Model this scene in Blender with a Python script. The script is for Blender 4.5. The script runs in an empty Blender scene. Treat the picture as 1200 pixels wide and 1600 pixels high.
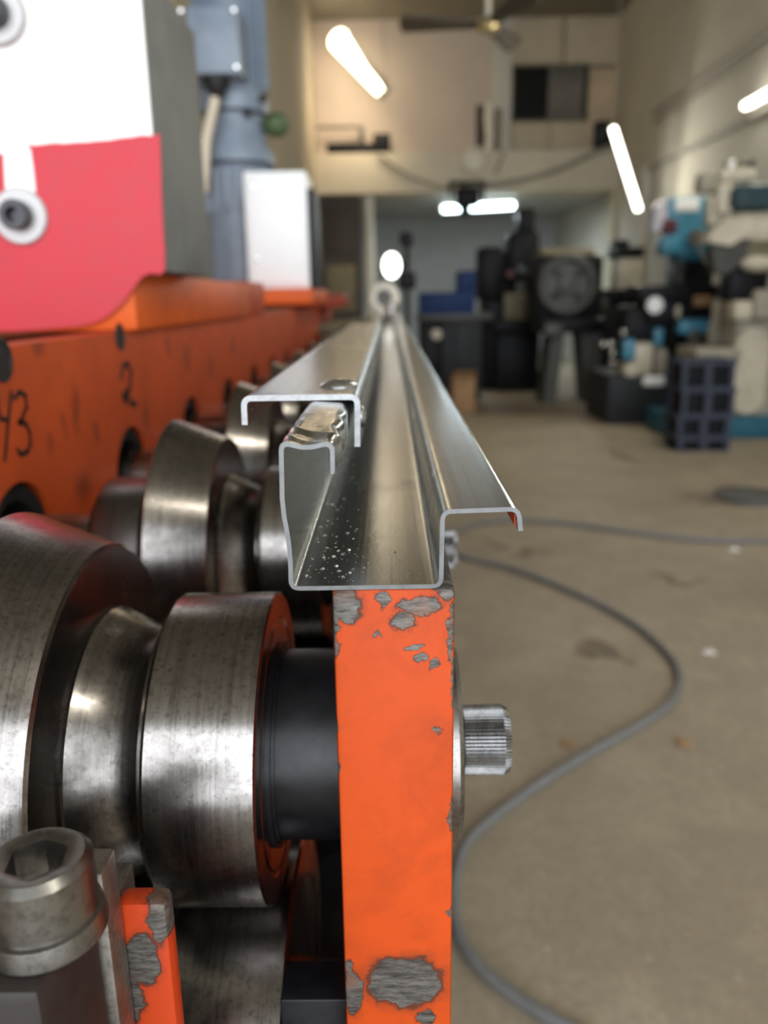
import bpy, bmesh, math, random
from mathutils import Vector, Matrix
random.seed(7)
R_ = math.radians
SC = bpy.context.scene
COL = SC.collection

# ------------------------------------------------------------------ camera
FPX, CX, CY, EYE = 1250.0, 600.0, 800.0, Vector((0, 0, 1.2))
def _k(px, py): return Vector((px - CX, -(py - CY), -FPX)).normalized()
_yv = _k(608, 465)                       # the machine runs along +Y
_dn = _k(670, 5440)                      # straight down
_zv = -(_dn - _dn.dot(_yv) * _yv); _zv.normalize()
_xv = _yv.cross(_zv)
ROT = Matrix((_xv, _yv, _zv))            # camera -> world
cam_d = bpy.data.cameras.new('camera'); cam = bpy.data.objects.new('camera', cam_d)
COL.objects.link(cam); SC.camera = cam
cam.matrix_world = Matrix.Translation(EYE) @ ROT.to_4x4()
cam_d.sensor_fit = 'VERTICAL'; cam_d.sensor_height = 36; cam_d.sensor_width = 27
cam_d.lens = 36 * FPX / 1600
cam_d.clip_start = 0.01; cam_d.clip_end = 100
cam_d.dof.use_dof = True; cam_d.dof.focus_distance = 0.285; cam_d.dof.aperture_fstop = 7.6

# ------------------------------------------------------------------ world, daylight, exposure
w = bpy.data.worlds.new('world'); SC.world = w; w.use_nodes = True
w.node_tree.nodes['Background'].inputs[0].default_value = (0.75, 0.85, 1.0, 1)
w.node_tree.nodes['Background'].inputs[1].default_value = 1.0
def area(name, loc, rot, sx, sy, power, col):
    l = bpy.data.lights.new(name, 'AREA'); l.shape = 'RECTANGLE'; l.size = sx; l.size_y = sy
    l.energy = power; l.color = col
    o = bpy.data.objects.new(name, l); COL.objects.link(o); o.location = loc; o.rotation_euler = rot
    return o
# daylight through the open street door behind the photographer
area('street_door_daylight', (.9, -4.3, 2.5), (R_(90), 0, 0), 8.2, 4.6, 490, (0.93, 0.97, 1.0))
vs = SC.view_settings
vs.view_transform = 'Standard'; vs.look = 'None'; vs.gamma = 1; vs.use_curve_mapping = False
vs.exposure = 0.0

# ------------------------------------------------------------------ helpers
def ray(px, py): return ROT @ _k(px, py)
def at(px, py, Y): d = ray(px, py); return EYE + d * (Y / d.y)
def atx(px, py, X): d = ray(px, py); return EYE + d * (X / d.x)
def atz(px, py, Z): d = ray(px, py); return EYE + d * ((Z - EYE.z) / d.z)

class MB:
    def __init__(s): s.v = []; s.f = []; s.m = []
    def add(s, vs, fs, mi=0):
        b = len(s.v); s.v += [Vector(p) for p in vs]
        for f in fs: s.f.append([b + i for i in f]); s.m.append(mi)
        return s
    def box(s, x0, x1, y0, y1, z0, z1, mi=0, bev=0):
        if x0 > x1: x0, x1 = x1, x0
        if y0 > y1: y0, y1 = y1, y0
        if z0 > z1: z0, z1 = z1, z0
        if not bev:
            return s.add([(x, y, z) for z in (z0, z1) for y in (y0, y1) for x in (x0, x1)],
                [(0,2,3,1),(4,5,7,6),(0,1,5,4),(2,6,7,3),(0,4,6,2),(1,3,7,5)], mi)
        bm = bmesh.new(); bmesh.ops.create_cube(bm, size=1)
        for v in bm.verts:
            v.co = Vector((x0 + (v.co.x + .5) * (x1 - x0), y0 + (v.co.y + .5) * (y1 - y0), z0 + (v.co.z + .5) * (z1 - z0)))
        bmesh.ops.bevel(bm, geom=bm.edges[:], offset=bev, segments=2, affect='EDGES', profile=.5)
        bm.verts.index_update()
        s.add([v.co.copy() for v in bm.verts], [[v.index for v in f.verts] for f in bm.faces], mi); bm.free(); return s
    def lathe(s, org, axis, prof, n=48, mi=0, rfun=None):
        """prof: (t along axis, radius); closed with caps where the ends have radius > 0"""
        a = Vector(axis).normalized(); o = Vector(org)
        u = a.orthogonal().normalized(); w_ = a.cross(u)
        b = []; fs = []; vs = []
        for (t, r) in prof:
            for i in range(n):
                th = 2 * math.pi * i / n; rr = r * (rfun(i, t) if rfun else 1)
                vs.append(o + a * t + (u * math.cos(th) + w_ * math.sin(th)) * rr)
        for k in range(len(prof) - 1):
            for i in range(n):
                j = (i + 1) % n
                fs.append((k*n+i, k*n+j, (k+1)*n+j, (k+1)*n+i))
        if prof[0] != prof[-1]:
            fs.append(list(range(n))[::-1]); fs.append([(len(prof)-1)*n + i for i in range(n)])
        return s.add(vs, fs, mi)
    def cyl(s, p0, p1, r0, r1=None, n=24, mi=0):
        p0, p1 = Vector(p0), Vector(p1); d = p1 - p0
        return s.lathe(p0, d, [(0, r0), (d.length, r0 if r1 is None else r1)], n, mi)
    def tube(s, pts, r, n=10, mi=0):
        pts = [Vector(p) for p in pts]; m = len(pts); vs = []; fs = []
        up = None
        for i, p in enumerate(pts):
            t = (pts[min(i+1, m-1)] - pts[max(i-1, 0)]).normalized()
            if up is None: up = t.orthogonal().normalized()
            up = (up - t * up.dot(t)).normalized(); sd = t.cross(up)
            rr = r(i / (m - 1)) if callable(r) else r
            for k in range(n):
                th = 2 * math.pi * k / n
                vs.append(p + (up * math.cos(th) + sd * math.sin(th)) * rr)
        for i in range(m - 1):
            for k in range(n):
                j = (k + 1) % n; fs.append((i*n+k, i*n+j, (i+1)*n+j, (i+1)*n+k))
        fs.append(list(range(n))[::-1]); fs.append([(m-1)*n+k for k in range(n)])
        return s.add(vs, fs, mi)
    def prism(s, pts, vec, mi=0):
        pts = [Vector(p) for p in pts]; n = len(pts); vec = Vector(vec)
        s.add(pts + [p + vec for p in pts],
            [list(range(n))[::-1], list(range(n, 2*n))] + [(i, (i+1) % n, n + (i+1) % n, n + i) for i in range(n)], mi)
        return s
    def ball(s, c, r, n=16, m=8, sc=(1,1,1), mi=0):
        vs = []; fs = []
        for j in range(m + 1):
            ph = math.pi * j / m
            for i in range(n):
                th = 2*math.pi*i/n
                vs.append((c[0]+r*sc[0]*math.sin(ph)*math.cos(th), c[1]+r*sc[1]*math.sin(ph)*math.sin(th), c[2]+r*sc[2]*math.cos(ph)))
        for j in range(m):
            for i in range(n):
                k = (i+1) % n; fs.append((j*n+i, (j+1)*n+i, (j+1)*n+k, j*n+k))
        return s.add(vs, fs, mi)
    def ring(s, c, axis, R, r, n=40, m=10, mi=0):
        a = Vector(axis).normalized(); u = a.orthogonal().normalized(); v = a.cross(u); c = Vector(c); vs = []; fs = []
        for i in range(n):
            th = 2*math.pi*i/n; d = u*math.cos(th) + v*math.sin(th)
            for k in range(m):
                p = 2*math.pi*k/m; vs.append(c + d*(R + r*math.cos(p)) + a*(r*math.sin(p)))
        for i in range(n):
            for k in range(m):
                i2, k2 = (i+1) % n, (k+1) % m
                fs.append((i*m+k, i2*m+k, i2*m+k2, i*m+k2))
        return s.add(vs, fs, mi)

WORIG = {}
def obj(name, mb, mat, parent=None, smooth=35, fix=True):
    lo = Vector((min(v.x for v in mb.v), min(v.y for v in mb.v), min(v.z for v in mb.v)))
    hi = Vector((max(v.x for v in mb.v), max(v.y for v in mb.v), max(v.z for v in mb.v)))
    org = Vector(((lo.x + hi.x) / 2, (lo.y + hi.y) / 2, lo.z))
    me = bpy.data.meshes.new(name)
    me.from_pydata([tuple(v - org) for v in mb.v], [], mb.f); me.update()
    mats = mat if isinstance(mat, (list, tuple)) else [mat]
    for m in mats: me.materials.append(m)
    for p, mi in zip(me.polygons, mb.m): p.material_index = min(mi, len(mats) - 1)
    if fix:
        bm = bmesh.new(); bm.from_mesh(me); bmesh.ops.recalc_face_normals(bm, faces=bm.faces); bm.to_mesh(me); bm.free()
    if smooth:
        for p in me.polygons: p.use_smooth = True
        me.set_sharp_from_angle(angle=R_(smooth))
    o = bpy.data.objects.new(name, me); COL.objects.link(o)
    if parent is not None:
        o.parent = parent; o.location = org - WORIG[parent.name]
    else: o.location = org
    WORIG[o.name] = org
    return o
def thing(name, label, cat, loc, group=None):
    o = bpy.data.objects.new(name, None); COL.objects.link(o); o.location = loc; o.empty_display_size = .05
    WORIG[o.name] = Vector(loc); return tag(o, label, cat, group)
def tag(o, label, cat, group=None, kind=None):
    o['label'] = label; o['category'] = cat
    if group: o['group'] = group
    if kind: o['kind'] = kind
    return o
def struct(o, label=None):
    o['kind'] = 'structure'
    if label: o['label'] = label
    return o
def copy_tree(o, off, parent=None):
    c = o.copy(); COL.objects.link(c); c.parent = parent if parent else o.parent
    c.location = o.location + Vector(off); WORIG[c.name] = WORIG[o.name] + Vector(off)
    for ch in [q for q in bpy.data.objects if q.parent == o]:
        d = ch.copy(); COL.objects.link(d); d.parent = c
        for g in [q for q in bpy.data.objects if q.parent == ch]:
            e = g.copy(); COL.objects.link(e); e.parent = d
    return c

# ------------------------------------------------------------------ materials
class NT:
    def __init__(s, name):
        s.mat = bpy.data.materials.new(name); s.mat.use_nodes = True; s.t = s.mat.node_tree
        s.b = s.t.nodes['Principled BSDF']
        s.co = s.t.nodes.new('ShaderNodeTexCoord').outputs['Object']
    def n(s, typ, ins=None, **kw):
        nd = s.t.nodes.new('ShaderNode' + typ)
        for k, v in kw.items(): setattr(nd, k, v)
        for k, v in (ins or {}).items():
            if isinstance(v, bpy.types.NodeSocket): s.t.links.new(v, nd.inputs[k])
            else: nd.inputs[k].default_value = v
        return nd
    def link(s, a, b): s.t.links.new(a, b)
    def math(s, op, a, b=0.0, c=None, clamp=False):
        ins = {0: a, 1: b}
        if c is not None: ins[2] = c
        return s.n('Math', ins, operation=op, use_clamp=clamp).outputs[0]
    def noise(s, scale, detail=4, rough=.55, vec=None, stretch=None, dist=0):
        v = vec or s.co
        if stretch: v = s.n('Mapping', {'Vector': v, 'Scale': stretch}).outputs[0]
        return s.n('TexNoise', {'Vector': v, 'Scale': scale, 'Detail': detail, 'Roughness': rough, 'Distortion': dist}).outputs[0]
    def ramp(s, fac, stops):
        nd = s.n('ValToRGB', {0: fac}); e = nd.color_ramp.elements
        while len(e) < len(stops): e.new(.5)
        for el, (p, c) in zip(e, stops):
            el.position = p; el.color = c if isinstance(c, tuple) else (c, c, c, 1)
        return nd.outputs[0]
    def mix(s, fac, a, b, blend='MIX'):
        nd = s.n('Mix', None, data_type='RGBA', blend_type=blend)
        for i, v in ((0, fac), (6, a), (7, b)):
            if isinstance(v, bpy.types.NodeSocket): s.link(v, nd.inputs[i])
            else: nd.inputs[i].default_value = v
        return nd.outputs[2]
    def out(s, base=None, rough=None, metal=None, bump=None, bs=.2, bd=.001):
        for k, v in (('Base Color', base), ('Roughness', rough), ('Metallic', metal)):
            if v is None: continue
            if isinstance(v, bpy.types.NodeSocket): s.link(v, s.b.inputs[k])
            else: s.b.inputs[k].default_value = v
        if bump is not None:
            s.link(s.n('Bump', {'Height': bump, 'Strength': bs, 'Distance': bd}).outputs[0], s.b.inputs['Normal'])
        return s.mat
def c4(c, k=1): return (min(c[0]*k, 1), min(c[1]*k, 1), min(c[2]*k, 1), 1)
def pm(name, col, rough=.5, metal=0, var=.2, scale=30, bump=.05, bd=.001, stretch=None, spots=None):
    t = NT(name); nz = t.noise(scale, 5, .6, stretch=stretch)
    base = t.ramp(nz, [(.3, c4(col, 1 - var)), (.7, c4(col, 1 + var))])
    if spots:
        sm = t.ramp(t.noise(scale * 1.7, 6, .65), [(spots[1], 0.0), (spots[1] + .06, 1.0)])
        base = t.mix(sm, base, c4(spots[0]))
    rg = t.ramp(nz, [(.3, max(rough - .08, 0)), (.7, min(rough + .08, 1))])
    return t.out(base, rg, metal, t.noise(scale * 6, 3) if bump else None, bump, bd)
def emit(name, col, st):
    t = NT(name); t.b.inputs['Emission Color'].default_value = c4(col); t.b.inputs['Emission Strength'].default_value = st
    nz = t.noise(8, 2); t.out(t.ramp(nz, [(0, (.85,.85,.85,1)), (1, (.95,.95,.95,1))]), .4); return t.mat

ORANGE = (0.80, 0.115, 0.018)
def orange_paint(name, chips=(), edge=None, col=ORANGE, worn=.66, dirt=.5, smears=(), gs=9):
    t = NT(name)
    big = t.noise(14, 5, .6); base = t.ramp(big, [(.25, c4(col, .86)), (.6, c4(col, 1.0)), (.9, c4(col, 1.08))])
    grime = t.ramp(t.noise(gs, 6, .7, dist=.4), [(dirt, 0.0), (dirt + .25, .45)])
    base = t.mix(grime, base, (col[0]*.42, col[1]*.5, col[2]*.9, 1))
    if smears:
        n1 = t.n('TexNoise', {'Vector': t.co, 'Scale': 60.0, 'Detail': 5.0}).outputs['Color']
        n2 = t.n('VectorMath', {0: t.n('VectorMath', {0: n1, 1: (.5, .5, .5)}, operation='SUBTRACT').outputs[0], 1: (0, .03, .03)}, operation='MULTIPLY').outputs[0]
        ps = t.n('VectorMath', {0: t.co, 1: n2}, operation='ADD').outputs[0]; ac = None
        for (y, z, ry, rz) in smears:
            q = t.n('VectorMath', {0: ps, 1: (0, y, z)}, operation='SUBTRACT').outputs[0]
            q = t.n('VectorMath', {0: q, 1: (0, 1 / ry, 1 / rz)}, operation='MULTIPLY').outputs[0]
            L_ = t.n('VectorMath', {0: q}, operation='LENGTH').outputs['Value']
            ac = L_ if ac is None else t.math('MINIMUM', ac, L_)
        base = t.mix(t.ramp(ac, [(.3, .6), (1.0, 0.0)]), base, (.13, .03, .014, 1))
    # small accidental nicks everywhere
    nick = t.ramp(t.noise(120, 3, .5), [(worn + .08, 0.0), (worn + .1, 1.0)])
    mask = nick
    if chips:
        d1 = t.n('TexNoise', {'Vector': t.co, 'Scale': 170.0, 'Detail': 6.0, 'Roughness': .6}).outputs['Color']
        d2 = t.n('VectorMath', {0: d1, 1: (.5, .5, .5)}, operation='SUBTRACT').outputs[0]
        d3 = t.n('VectorMath', {0: d2, 1: (.009, 0, .009)}, operation='MULTIPLY').outputs[0]
        pos = t.n('VectorMath', {0: t.co, 1: d3}, operation='ADD').outputs[0]
        acc = None
        for (x, z, rx, rz) in chips:
            q = t.n('VectorMath', {0: pos, 1: (x, 0, z)}, operation='SUBTRACT').outputs[0]
            q = t.n('VectorMath', {0: q, 1: (1 / rx, 0, 1 / rz)}, operation='MULTIPLY').outputs[0]
            L = t.n('VectorMath', {0: q}, operation='LENGTH').outputs['Value']
            acc = L if acc is None else t.math('MINIMUM', acc, L)
        halo = t.ramp(t.math('MULTIPLY', acc, .5), [(.53, .92), (.58, .3), (.72, 0.0)])
        base = t.mix(halo, base, (.07, .025, .014, 1))
        cm = t.ramp(acc, [(.96, 1.0), (1.0, 0.0)])
        mask = t.math('MAXIMUM', cm, nick, clamp=True)
    bare = t.mix(t.ramp(t.noise(210, 6, .75, stretch=(.5, 1, 2.4)), [(.36, 0.0), (.62, 1.0)]), (.035, .029, .025, 1), (.16, .148, .135, 1))
    bare = t.mix(t.ramp(t.noise(60, 4), [(.55, 0.0), (.7, .5)]), bare, (.22, .09, .045, 1))
    base = t.mix(mask, base, bare)
    rg = t.ramp(mask, [(0, .5), (1, .5)]); mt = t.math('MULTIPLY', mask, .35)
    hgt = t.math('SUBTRACT', t.math('MULTIPLY', t.noise(300, 4), .25), mask)
    t.b.inputs['Specular IOR Level'].default_value = .22
    return t.out(base, rg, mt, hgt, .35, .0006)

def steel(name, col, rough=.28, ringaxis=None, streak=None, dirt=.5, dark=(.06, .055, .05), con=1.0, cross=0):
    """machined or galvanised metal: fine streaks, blotches of oil and dust"""
    t = NT(name)
    st = streak or (1, 1, 1)
    a = t.noise(1.0, 6, .75, stretch=st)
    b = t.noise(22, 5, .65)
    base = t.ramp(a, [(.25, c4(col, 1-.38*con)), (.5, c4(col, 1-.05*con)), (.8, c4(col, 1+.15*con))])
    dm = t.ramp(b, [(dirt, 0.0), (dirt + .28, .75)])
    base = t.mix(dm, base, c4(dark))
    if cross:
        cr = t.math('MULTIPLY', t.ramp(t.noise(1.0, 5, .8, stretch=(12, 1100, 12)), [(.5, 0.0), (.66, cross)]), t.ramp(t.noise(45, 3, .6), [(.42, 0.0), (.62, 1.0)]))
        base = t.mix(cr, base, c4(dark, .6))
    if con >= 1:
        sp = t.ramp(t.noise(330, 4, .7), [(.5, 0.0), (.72, .55)]); base = t.mix(sp, base, c4(dark))
    rg = t.math('ADD', t.math('MULTIPLY', a, .16), t.math('ADD', t.math('MULTIPLY', dm, .16), rough - .1), clamp=True)
    return t.out(base, rg, 1.0, a, .12*con, .0004)

M = {}
M['roll'] = steel('turned_steel', (.31, .29, .275), .24, streak=(420, 8, 8), dirt=.46, dark=(.045, .04, .036))
M['roll_dark'] = steel('oiled_turned_steel', (.16, .152, .148), .32, streak=(420, 8, 8), dirt=.42)
M['galv'] = steel('galvanised_steel', (.56, .575, .575), .24, streak=(900, 4, 900), dirt=.56, dark=(.22, .215, .20), con=.95, cross=.4)
M['galv_cut'] = steel('cut_edge_steel', (.21, .215, .22), .5, streak=(190, 190, 190), dirt=.62, dark=(.2, .2, .2))
M['black'] = pm('black_oxide', (.007, .008, .011), .38, .2, .3, 60)
M['black_rubber'] = pm('black_rubber', (.012, .012, .012), .6, 0, .3, 40)
M['bolt'] = steel('bolt_steel', (.30, .29, .275), .36, streak=(60, 60, 60), dirt=.5)
M['bolt_worn'] = steel('worn_bolt_steel', (.24, .24, .24), .3, streak=(140, 40, 40), dirt=.52)
M['dark_bolt'] = pm('dark_bolt_steel', (.06, .06, .065), .35, .8, .3, 60)
M['casting'] = steel('grey_casting', (.36, .335, .30), .5, streak=(30, 30, 30), dirt=.5)
M['block_shade'] = pm('painted_shade_iron', (.022, .015, .013), .6, .0, .3, 50)  # shade below the foreground bolt put into the clamp block's colour
M['rivet'] = steel('rivet_steel', (.72, .73, .74), .3, streak=(60, 60, 60), dirt=.7)
M['cap_cut'] = steel('sheared_cap_edge', (.36, .365, .37), .48, streak=(240, 240, 240), dirt=.62, dark=(.25, .25, .25))
M['orange'] = orange_paint('orange_frame_paint', col=(.56, .075, .016), worn=.64, dirt=.44)
M['orange_top'] = orange_paint('orange_block_paint', col=(.72, .12, .02), worn=.7)
M['brownred'] = orange_paint('red_oxide_paint', col=(.34, .045, .018), worn=.66)
M['felt_red'] = pm('red_vinyl_sheet', (.55, .040, .058), .62, 0, .07, 40, .08)
M['white_sheet'] = pm('white_sheet', (.92, .92, .90), .5, 0, .03, 20, .02)
M['washer'] = pm('zinc_washer', (.50, .50, .50), .4, .3, .1, 40)
M['grey_side'] = pm('grey_block_paint', (.175, .18, .175), .6, .1, .25, 16, .1)
M['motor'] = pm('motor_blue_grey_enamel', (.22, .27, .34), .4, .0, .14, 18, .05)
M['motor_dark'] = pm('motor_shadow_gap', (.05, .06, .075), .5, .2, .2, 18)
M['box_white'] = pm('white_cabinet_enamel', (.95, .96, .97), .4, 0, .02, 14, .02)
M['cream_cable'] = pm('cream_cable_sheath', (.68, .60, .46), .5, 0, .08, 30)
M['green'] = pm('dull_green_plastic', (.07, .11, .045), .55, 0, .35, 20)
M['ink'] = pm('black_marker_ink', (.012, .01, .01), .55, 0, .2, 60, 0)
M['swarf'] = steel('swarf_flakes', (.85, .88, .92), .35, streak=(90, 90, 90), dirt=.8)

# room
def concrete():
    t = NT('worn_concrete_floor')
    big = t.noise(.9, 6, .6); mid = t.noise(5, 6, .65); fine = t.noise(55, 5, .7)
    base = t.ramp(big, [(.28, (.26, .212, .15, 1)), (.5, (.385, .325, .235, 1)), (.75, (.45, .385, .29, 1))])
    base = t.mix(t.ramp(mid, [(.42, .5), (.62, 0.0)]), base, (.25, .20, .14, 1))
    base = t.mix(t.ramp(fine, [(.35, .45), (.6, 0.0)]), base, (.20, .165, .12, 1))
    base = t.mix(t.ramp(t.noise(26, 3), [(.68, 0.0), (.74, .4)]), base, (.62, .56, .45, 1))
    # oil stains of their own shape
    d1 = t.n('TexNoise', {'Vector': t.co, 'Scale': 5.0, 'Detail': 4.0}).outputs['Color']
    d3 = t.n('VectorMath', {0: t.n('VectorMath', {0: d1, 1: (.5, .5, .5)}, operation='SUBTRACT').outputs[0], 1: (.5, .5, 0)}, operation='MULTIPLY').outputs[0]
    pos = t.n('VectorMath', {0: t.co, 1: d3}, operation='ADD').outputs[0]
    acc = None
    for (px, py, rx, ry) in ((775, 850, .10, .10), (850, 862, .13, .07), (975, 712, .07, .35), (1120, 780, .25, .3), (800, 640, .9, .7), (960, 1020, .10, .05), (1050, 905, .12, .06)):
        p = atz(px, py, 0) - FLOOR_O
        q = t.n('VectorMath', {0: pos, 1: (p.x, p.y, 0)}, operation='SUBTRACT').outputs[0]
        q = t.n('VectorMath', {0: q, 1: (1/rx, 1/ry, 0)}, operation='MULTIPLY').outputs[0]
        L = t.n('VectorMath', {0: q}, operation='LENGTH').outputs['Value']
        acc = L if acc is None else t.math('MINIMUM', acc, L)
    base = t.mix(t.ramp(acc, [(.4, .62), (1.0, 0.0)]), base, (.075, .05, .034, 1))
    return t.out(base, t.ramp(mid, [(.3, .62), (.7, .8)]), 0, fine, .25, .004)
FLOOR_O = Vector((.8, 6.55, -.15))
M['floor'] = concrete()
M['wall_r'] = pm('grey_cream_plaster', (.60, .57, .49), .8, 0, .10, .9, .1, .01, spots=None)
M['wall_l'] = pm('ochre_plaster', (.33, .28, .20), .85, 0, .16, 1.3, .1, .01)
M['wall_up'] = pm('pinkish_plaster', (.56, .47, .39), .85, 0, .10, .8, .1, .01)
M['beam'] = pm('cream_beam_paint', (.60, .54, .42), .75, 0, .08, 1.5, .08, .01)
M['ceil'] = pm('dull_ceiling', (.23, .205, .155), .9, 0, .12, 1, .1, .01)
M['room_grey'] = pm('cold_grey_plaster', (.44, .445, .44), .8, 0, .12, 1.2, .1, .01)
M['ply'] = pm('plywood_sheet', (.55, .46, .33), .7, 0, .13, 2.2, .06, .003)
M['ply2'] = pm('stained_plywood_sheet', (.60, .46, .31), .7, 0, .2, 2.8, .06, .003)
M['dark_open'] = pm('dark_window_glass', (.006, .006, .006), .55, 0, .3, 5, 0)
M['curtain'] = pm('grey_curtain_cloth', (.20, .185, .16), .85, 0, .2, 6, .1)
M['brown_door'] = pm('dark_brown_door', (.060, .046, .034), .6, 0, .25, 4, .06)
M['pipe_white'] = pm('old_white_pipe', (.72, .68, .58), .5, 0, .1, 6)
M['pipe_grey'] = pm('wall_conduit', (.30, .275, .23), .6, 0, .15, 8)
M['wood_fan'] = pm('brown_fan_blade', (.085, .065, .045), .5, 0, .2, 9)
M['brass'] = pm('brass_fan_hub', (.62, .50, .27), .35, .8, .1, 20)
M['hose'] = pm('grey_rubber_hose', (.165, .165, .165), .55, 0, .14, 25, .05)
M['dark_iron'] = pm('dark_cast_iron', (.011, .0115, .013), .45, .3, .35, 12, .08)
M['grey_iron'] = pm('grey_cast_iron', (.085, .085, .08), .45, .35, .25, 12, .08)
M['blue_m'] = pm('navy_machine_paint', (.014, .036, .12), .5, 0, .2, 9)
M['steel_cab'] = pm('grey_steel_cabinet', (.032, .034, .038), .5, .2, .2, 9)
M['cream_m'] = pm('cream_machine_enamel', (.56, .51, .40), .45, 0, .14, 7, .05)
M['cream_d'] = pm('grimy_cream_enamel', (.34, .31, .245), .55, 0, .25, 6, .06)
M['cyan_m'] = pm('cyan_machine_enamel', (.06, .25, .38), .42, 0, .2, 9)
M['teal'] = pm('teal_base_enamel', (.02, .12, .18), .5, 0, .2, 6)
M['teal_motor'] = pm('slate_teal_motor', (.05, .085, .10), .45, 0, .2, 10)
M['label_w'] = pm('white_name_plate', (.95, .96, .96), .4, 0, .03, 20, 0)
M['lav'] = pm('pale_lavender_sheet', (.50, .49, .56), .55, 0, .08, 12)
M['maroon'] = pm('maroon_cover', (.10, .012, .02), .5, 0, .2, 12)
M['chrome'] = steel('chrome_knob', (.85, .85, .85), .2, streak=(20, 20, 20), dirt=.75)
M['crate'] = pm('slate_blue_plastic', (.055, .063, .09), .5, 0, .2, 14)
M['crate_in'] = pm('dark_crate_contents', (.01, .011, .014), .6, 0, .4, 14)
M['card'] = pm('brown_cardboard', (.34, .20, .10), .8, 0, .12, 9)
M['paper'] = pm('white_scrap', (.85, .80, .78), .7, 0, .06, 30)
M['khaki'] = pm('khaki_panel', (.20, .17, .10), .6, 0, .2, 8)
M['iron_lid'] = pm('floor_lid_iron', (.12, .12, .12), .55, .4, .2, 14)
for k_ in ('dark_iron', 'grey_iron', 'steel_cab', 'crate', 'crate_in', 'dark_open', 'blue_m', 'teal_motor'):
    M[k_].node_tree.nodes['Principled BSDF'].inputs['Specular IOR Level'].default_value = .15
M['tube_warm'] = emit('lit_warm_tube', (1.0, .86, .62), 9)
M['tube_white'] = emit('lit_white_tube', (1.0, .98, .86), 9)
M['tube_cool'] = emit('lit_cool_tube', (.72, .92, 1.0), 14)
M['lamp_face'] = emit('lit_work_lamp_face', (1.0, .99, .92), 7)

# ================================================================== the room
XW, XE = -4.4, 6.0
XL, XR, YB, YM, YU, YF, HC = -1.08, 3.46, -4.4, 12.8, 13.3, 17.5, 5.17
struct(obj('floor', MB().box(XW-.2, XE+.2, YB-.2, YF+.2, -.15, 0), M['floor'], smooth=0), 'worn tan concrete workshop floor')
struct(obj('wall_left', MB().box(XL-.2, XL, 4.6, YF, 0, HC).box(XW-.2, XW, YB, 4.6, 0, HC).box(XW, XL-.2, 4.6, 4.8, 0, HC), M['wall_l'], smooth=0), 'ochre plaster wall behind the machine')
struct(obj('wall_right', MB().box(XR, XR+.2, 2.0, YF, 0, HC).box(XE, XE+.2, YB, 2.2, 0, HC).box(XR+.2, XE, 2.0, 2.2, 0, HC), M['wall_r'], smooth=0), 'long grey cream plaster wall')
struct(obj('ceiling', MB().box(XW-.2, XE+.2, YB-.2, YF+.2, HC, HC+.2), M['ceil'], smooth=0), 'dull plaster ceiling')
b = MB().box(XW, -3.2, YB-.2, YB, 0, HC).box(5.0, XE, YB-.2, YB, 0, HC).box(-3.2, 5.0, YB-.2, YB, 4.85, HC)
struct(obj('wall_behind', b, M['wall_r'], smooth=0), 'street wall with a wide door opening')
zb0, zb1 = at(700, 300, YM).z, at(700, 237, YM).z
struct(obj('trim_1', MB().box(XL, XR, YM, YU+.2, zb0, zb1), M['beam'], smooth=0), 'cream mezzanine beam across the hall')
xs = at(792, 150, YU).x
struct(obj('wall_upper', MB().box(XL, xs, YU, YU+.2, zb1, HC), M['wall_up'], smooth=0), 'pinkish plaster wall above the mezzanine beam')
struct(obj('ceiling_lower', MB().box(XL, XR, YU+.2, YF, zb0+.02, zb0+.2), M['room_grey'], smooth=0), 'ceiling of the room under the mezzanine')
struct(obj('wall_far', MB().box(XL, XR, YF, YF+.2, 0, HC), M['room_grey'], smooth=0), 'cold grey wall of the room under the mezzanine')
# boarded partition with a window, right of the upper wall
part = struct(obj('wall_partition', MB().box(xs, XR, YU+.06, YU+.2, zb1, HC), M['khaki'], smooth=0), 'plywood partition above the mezzanine beam')
for (a, b_, c, d, m) in ((800, 25, 879, 102, 'ply'), (886, 22, 968, 100, 'ply'), (919, 107, 968, 232, 'ply2'), (800, 189, 858, 234, 'ply'), (861, 189, 915, 234, 'ply')):
    p0, p1 = at(a, b_, YU), at(c, d, YU)
    obj('plywood_panel', MB().box(p0.x, p1.x, YU+.02, YU+.06, p1.z, p0.z, bev=.008), M[m], part)
p0, p1 = at(803, 104, YU), at(915, 186, YU)
win = struct(obj('window_1', MB().box(p0.x, p1.x, YU+.04, YU+.06, p1.z, p0.z), M['dark_open'], smooth=0), 'dark upper window half covered by a curtain')
fr = MB(); t_ = .035
fr.box(p0.x-t_, p1.x+t_, YU-.01, YU+.04, p0.z, p0.z+t_).box(p0.x-t_, p1.x+t_, YU-.01, YU+.04, p1.z-t_, p1.z).box(p0.x-t_, p0.x, YU-.01, YU+.04, p1.z, p0.z).box(p1.x, p1.x+t_, YU-.01, YU+.04, p1.z, p0.z)
obj('window_frame', fr, M['khaki'], win)
cu = MB(); cx0 = at(857, 140, YU).x; n = 28; vs_ = []; 
for k in range(n + 1):
    x = cx0 + (p1.x - .05 - cx0) * k / n; y = YU + .015 + .016 * math.sin(k * 1.35)
    vs_ += [(x, y, p1.z), (x, y, p0.z)]
cu.add(vs_, [(2*k, 2*k+2, 2*k+3, 2*k+1) for k in range(n)])
o = obj('curtain', cu, M['curtain'], win, 60); o.modifiers.new('thick', 'SOLIDIFY').thickness = .006
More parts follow.
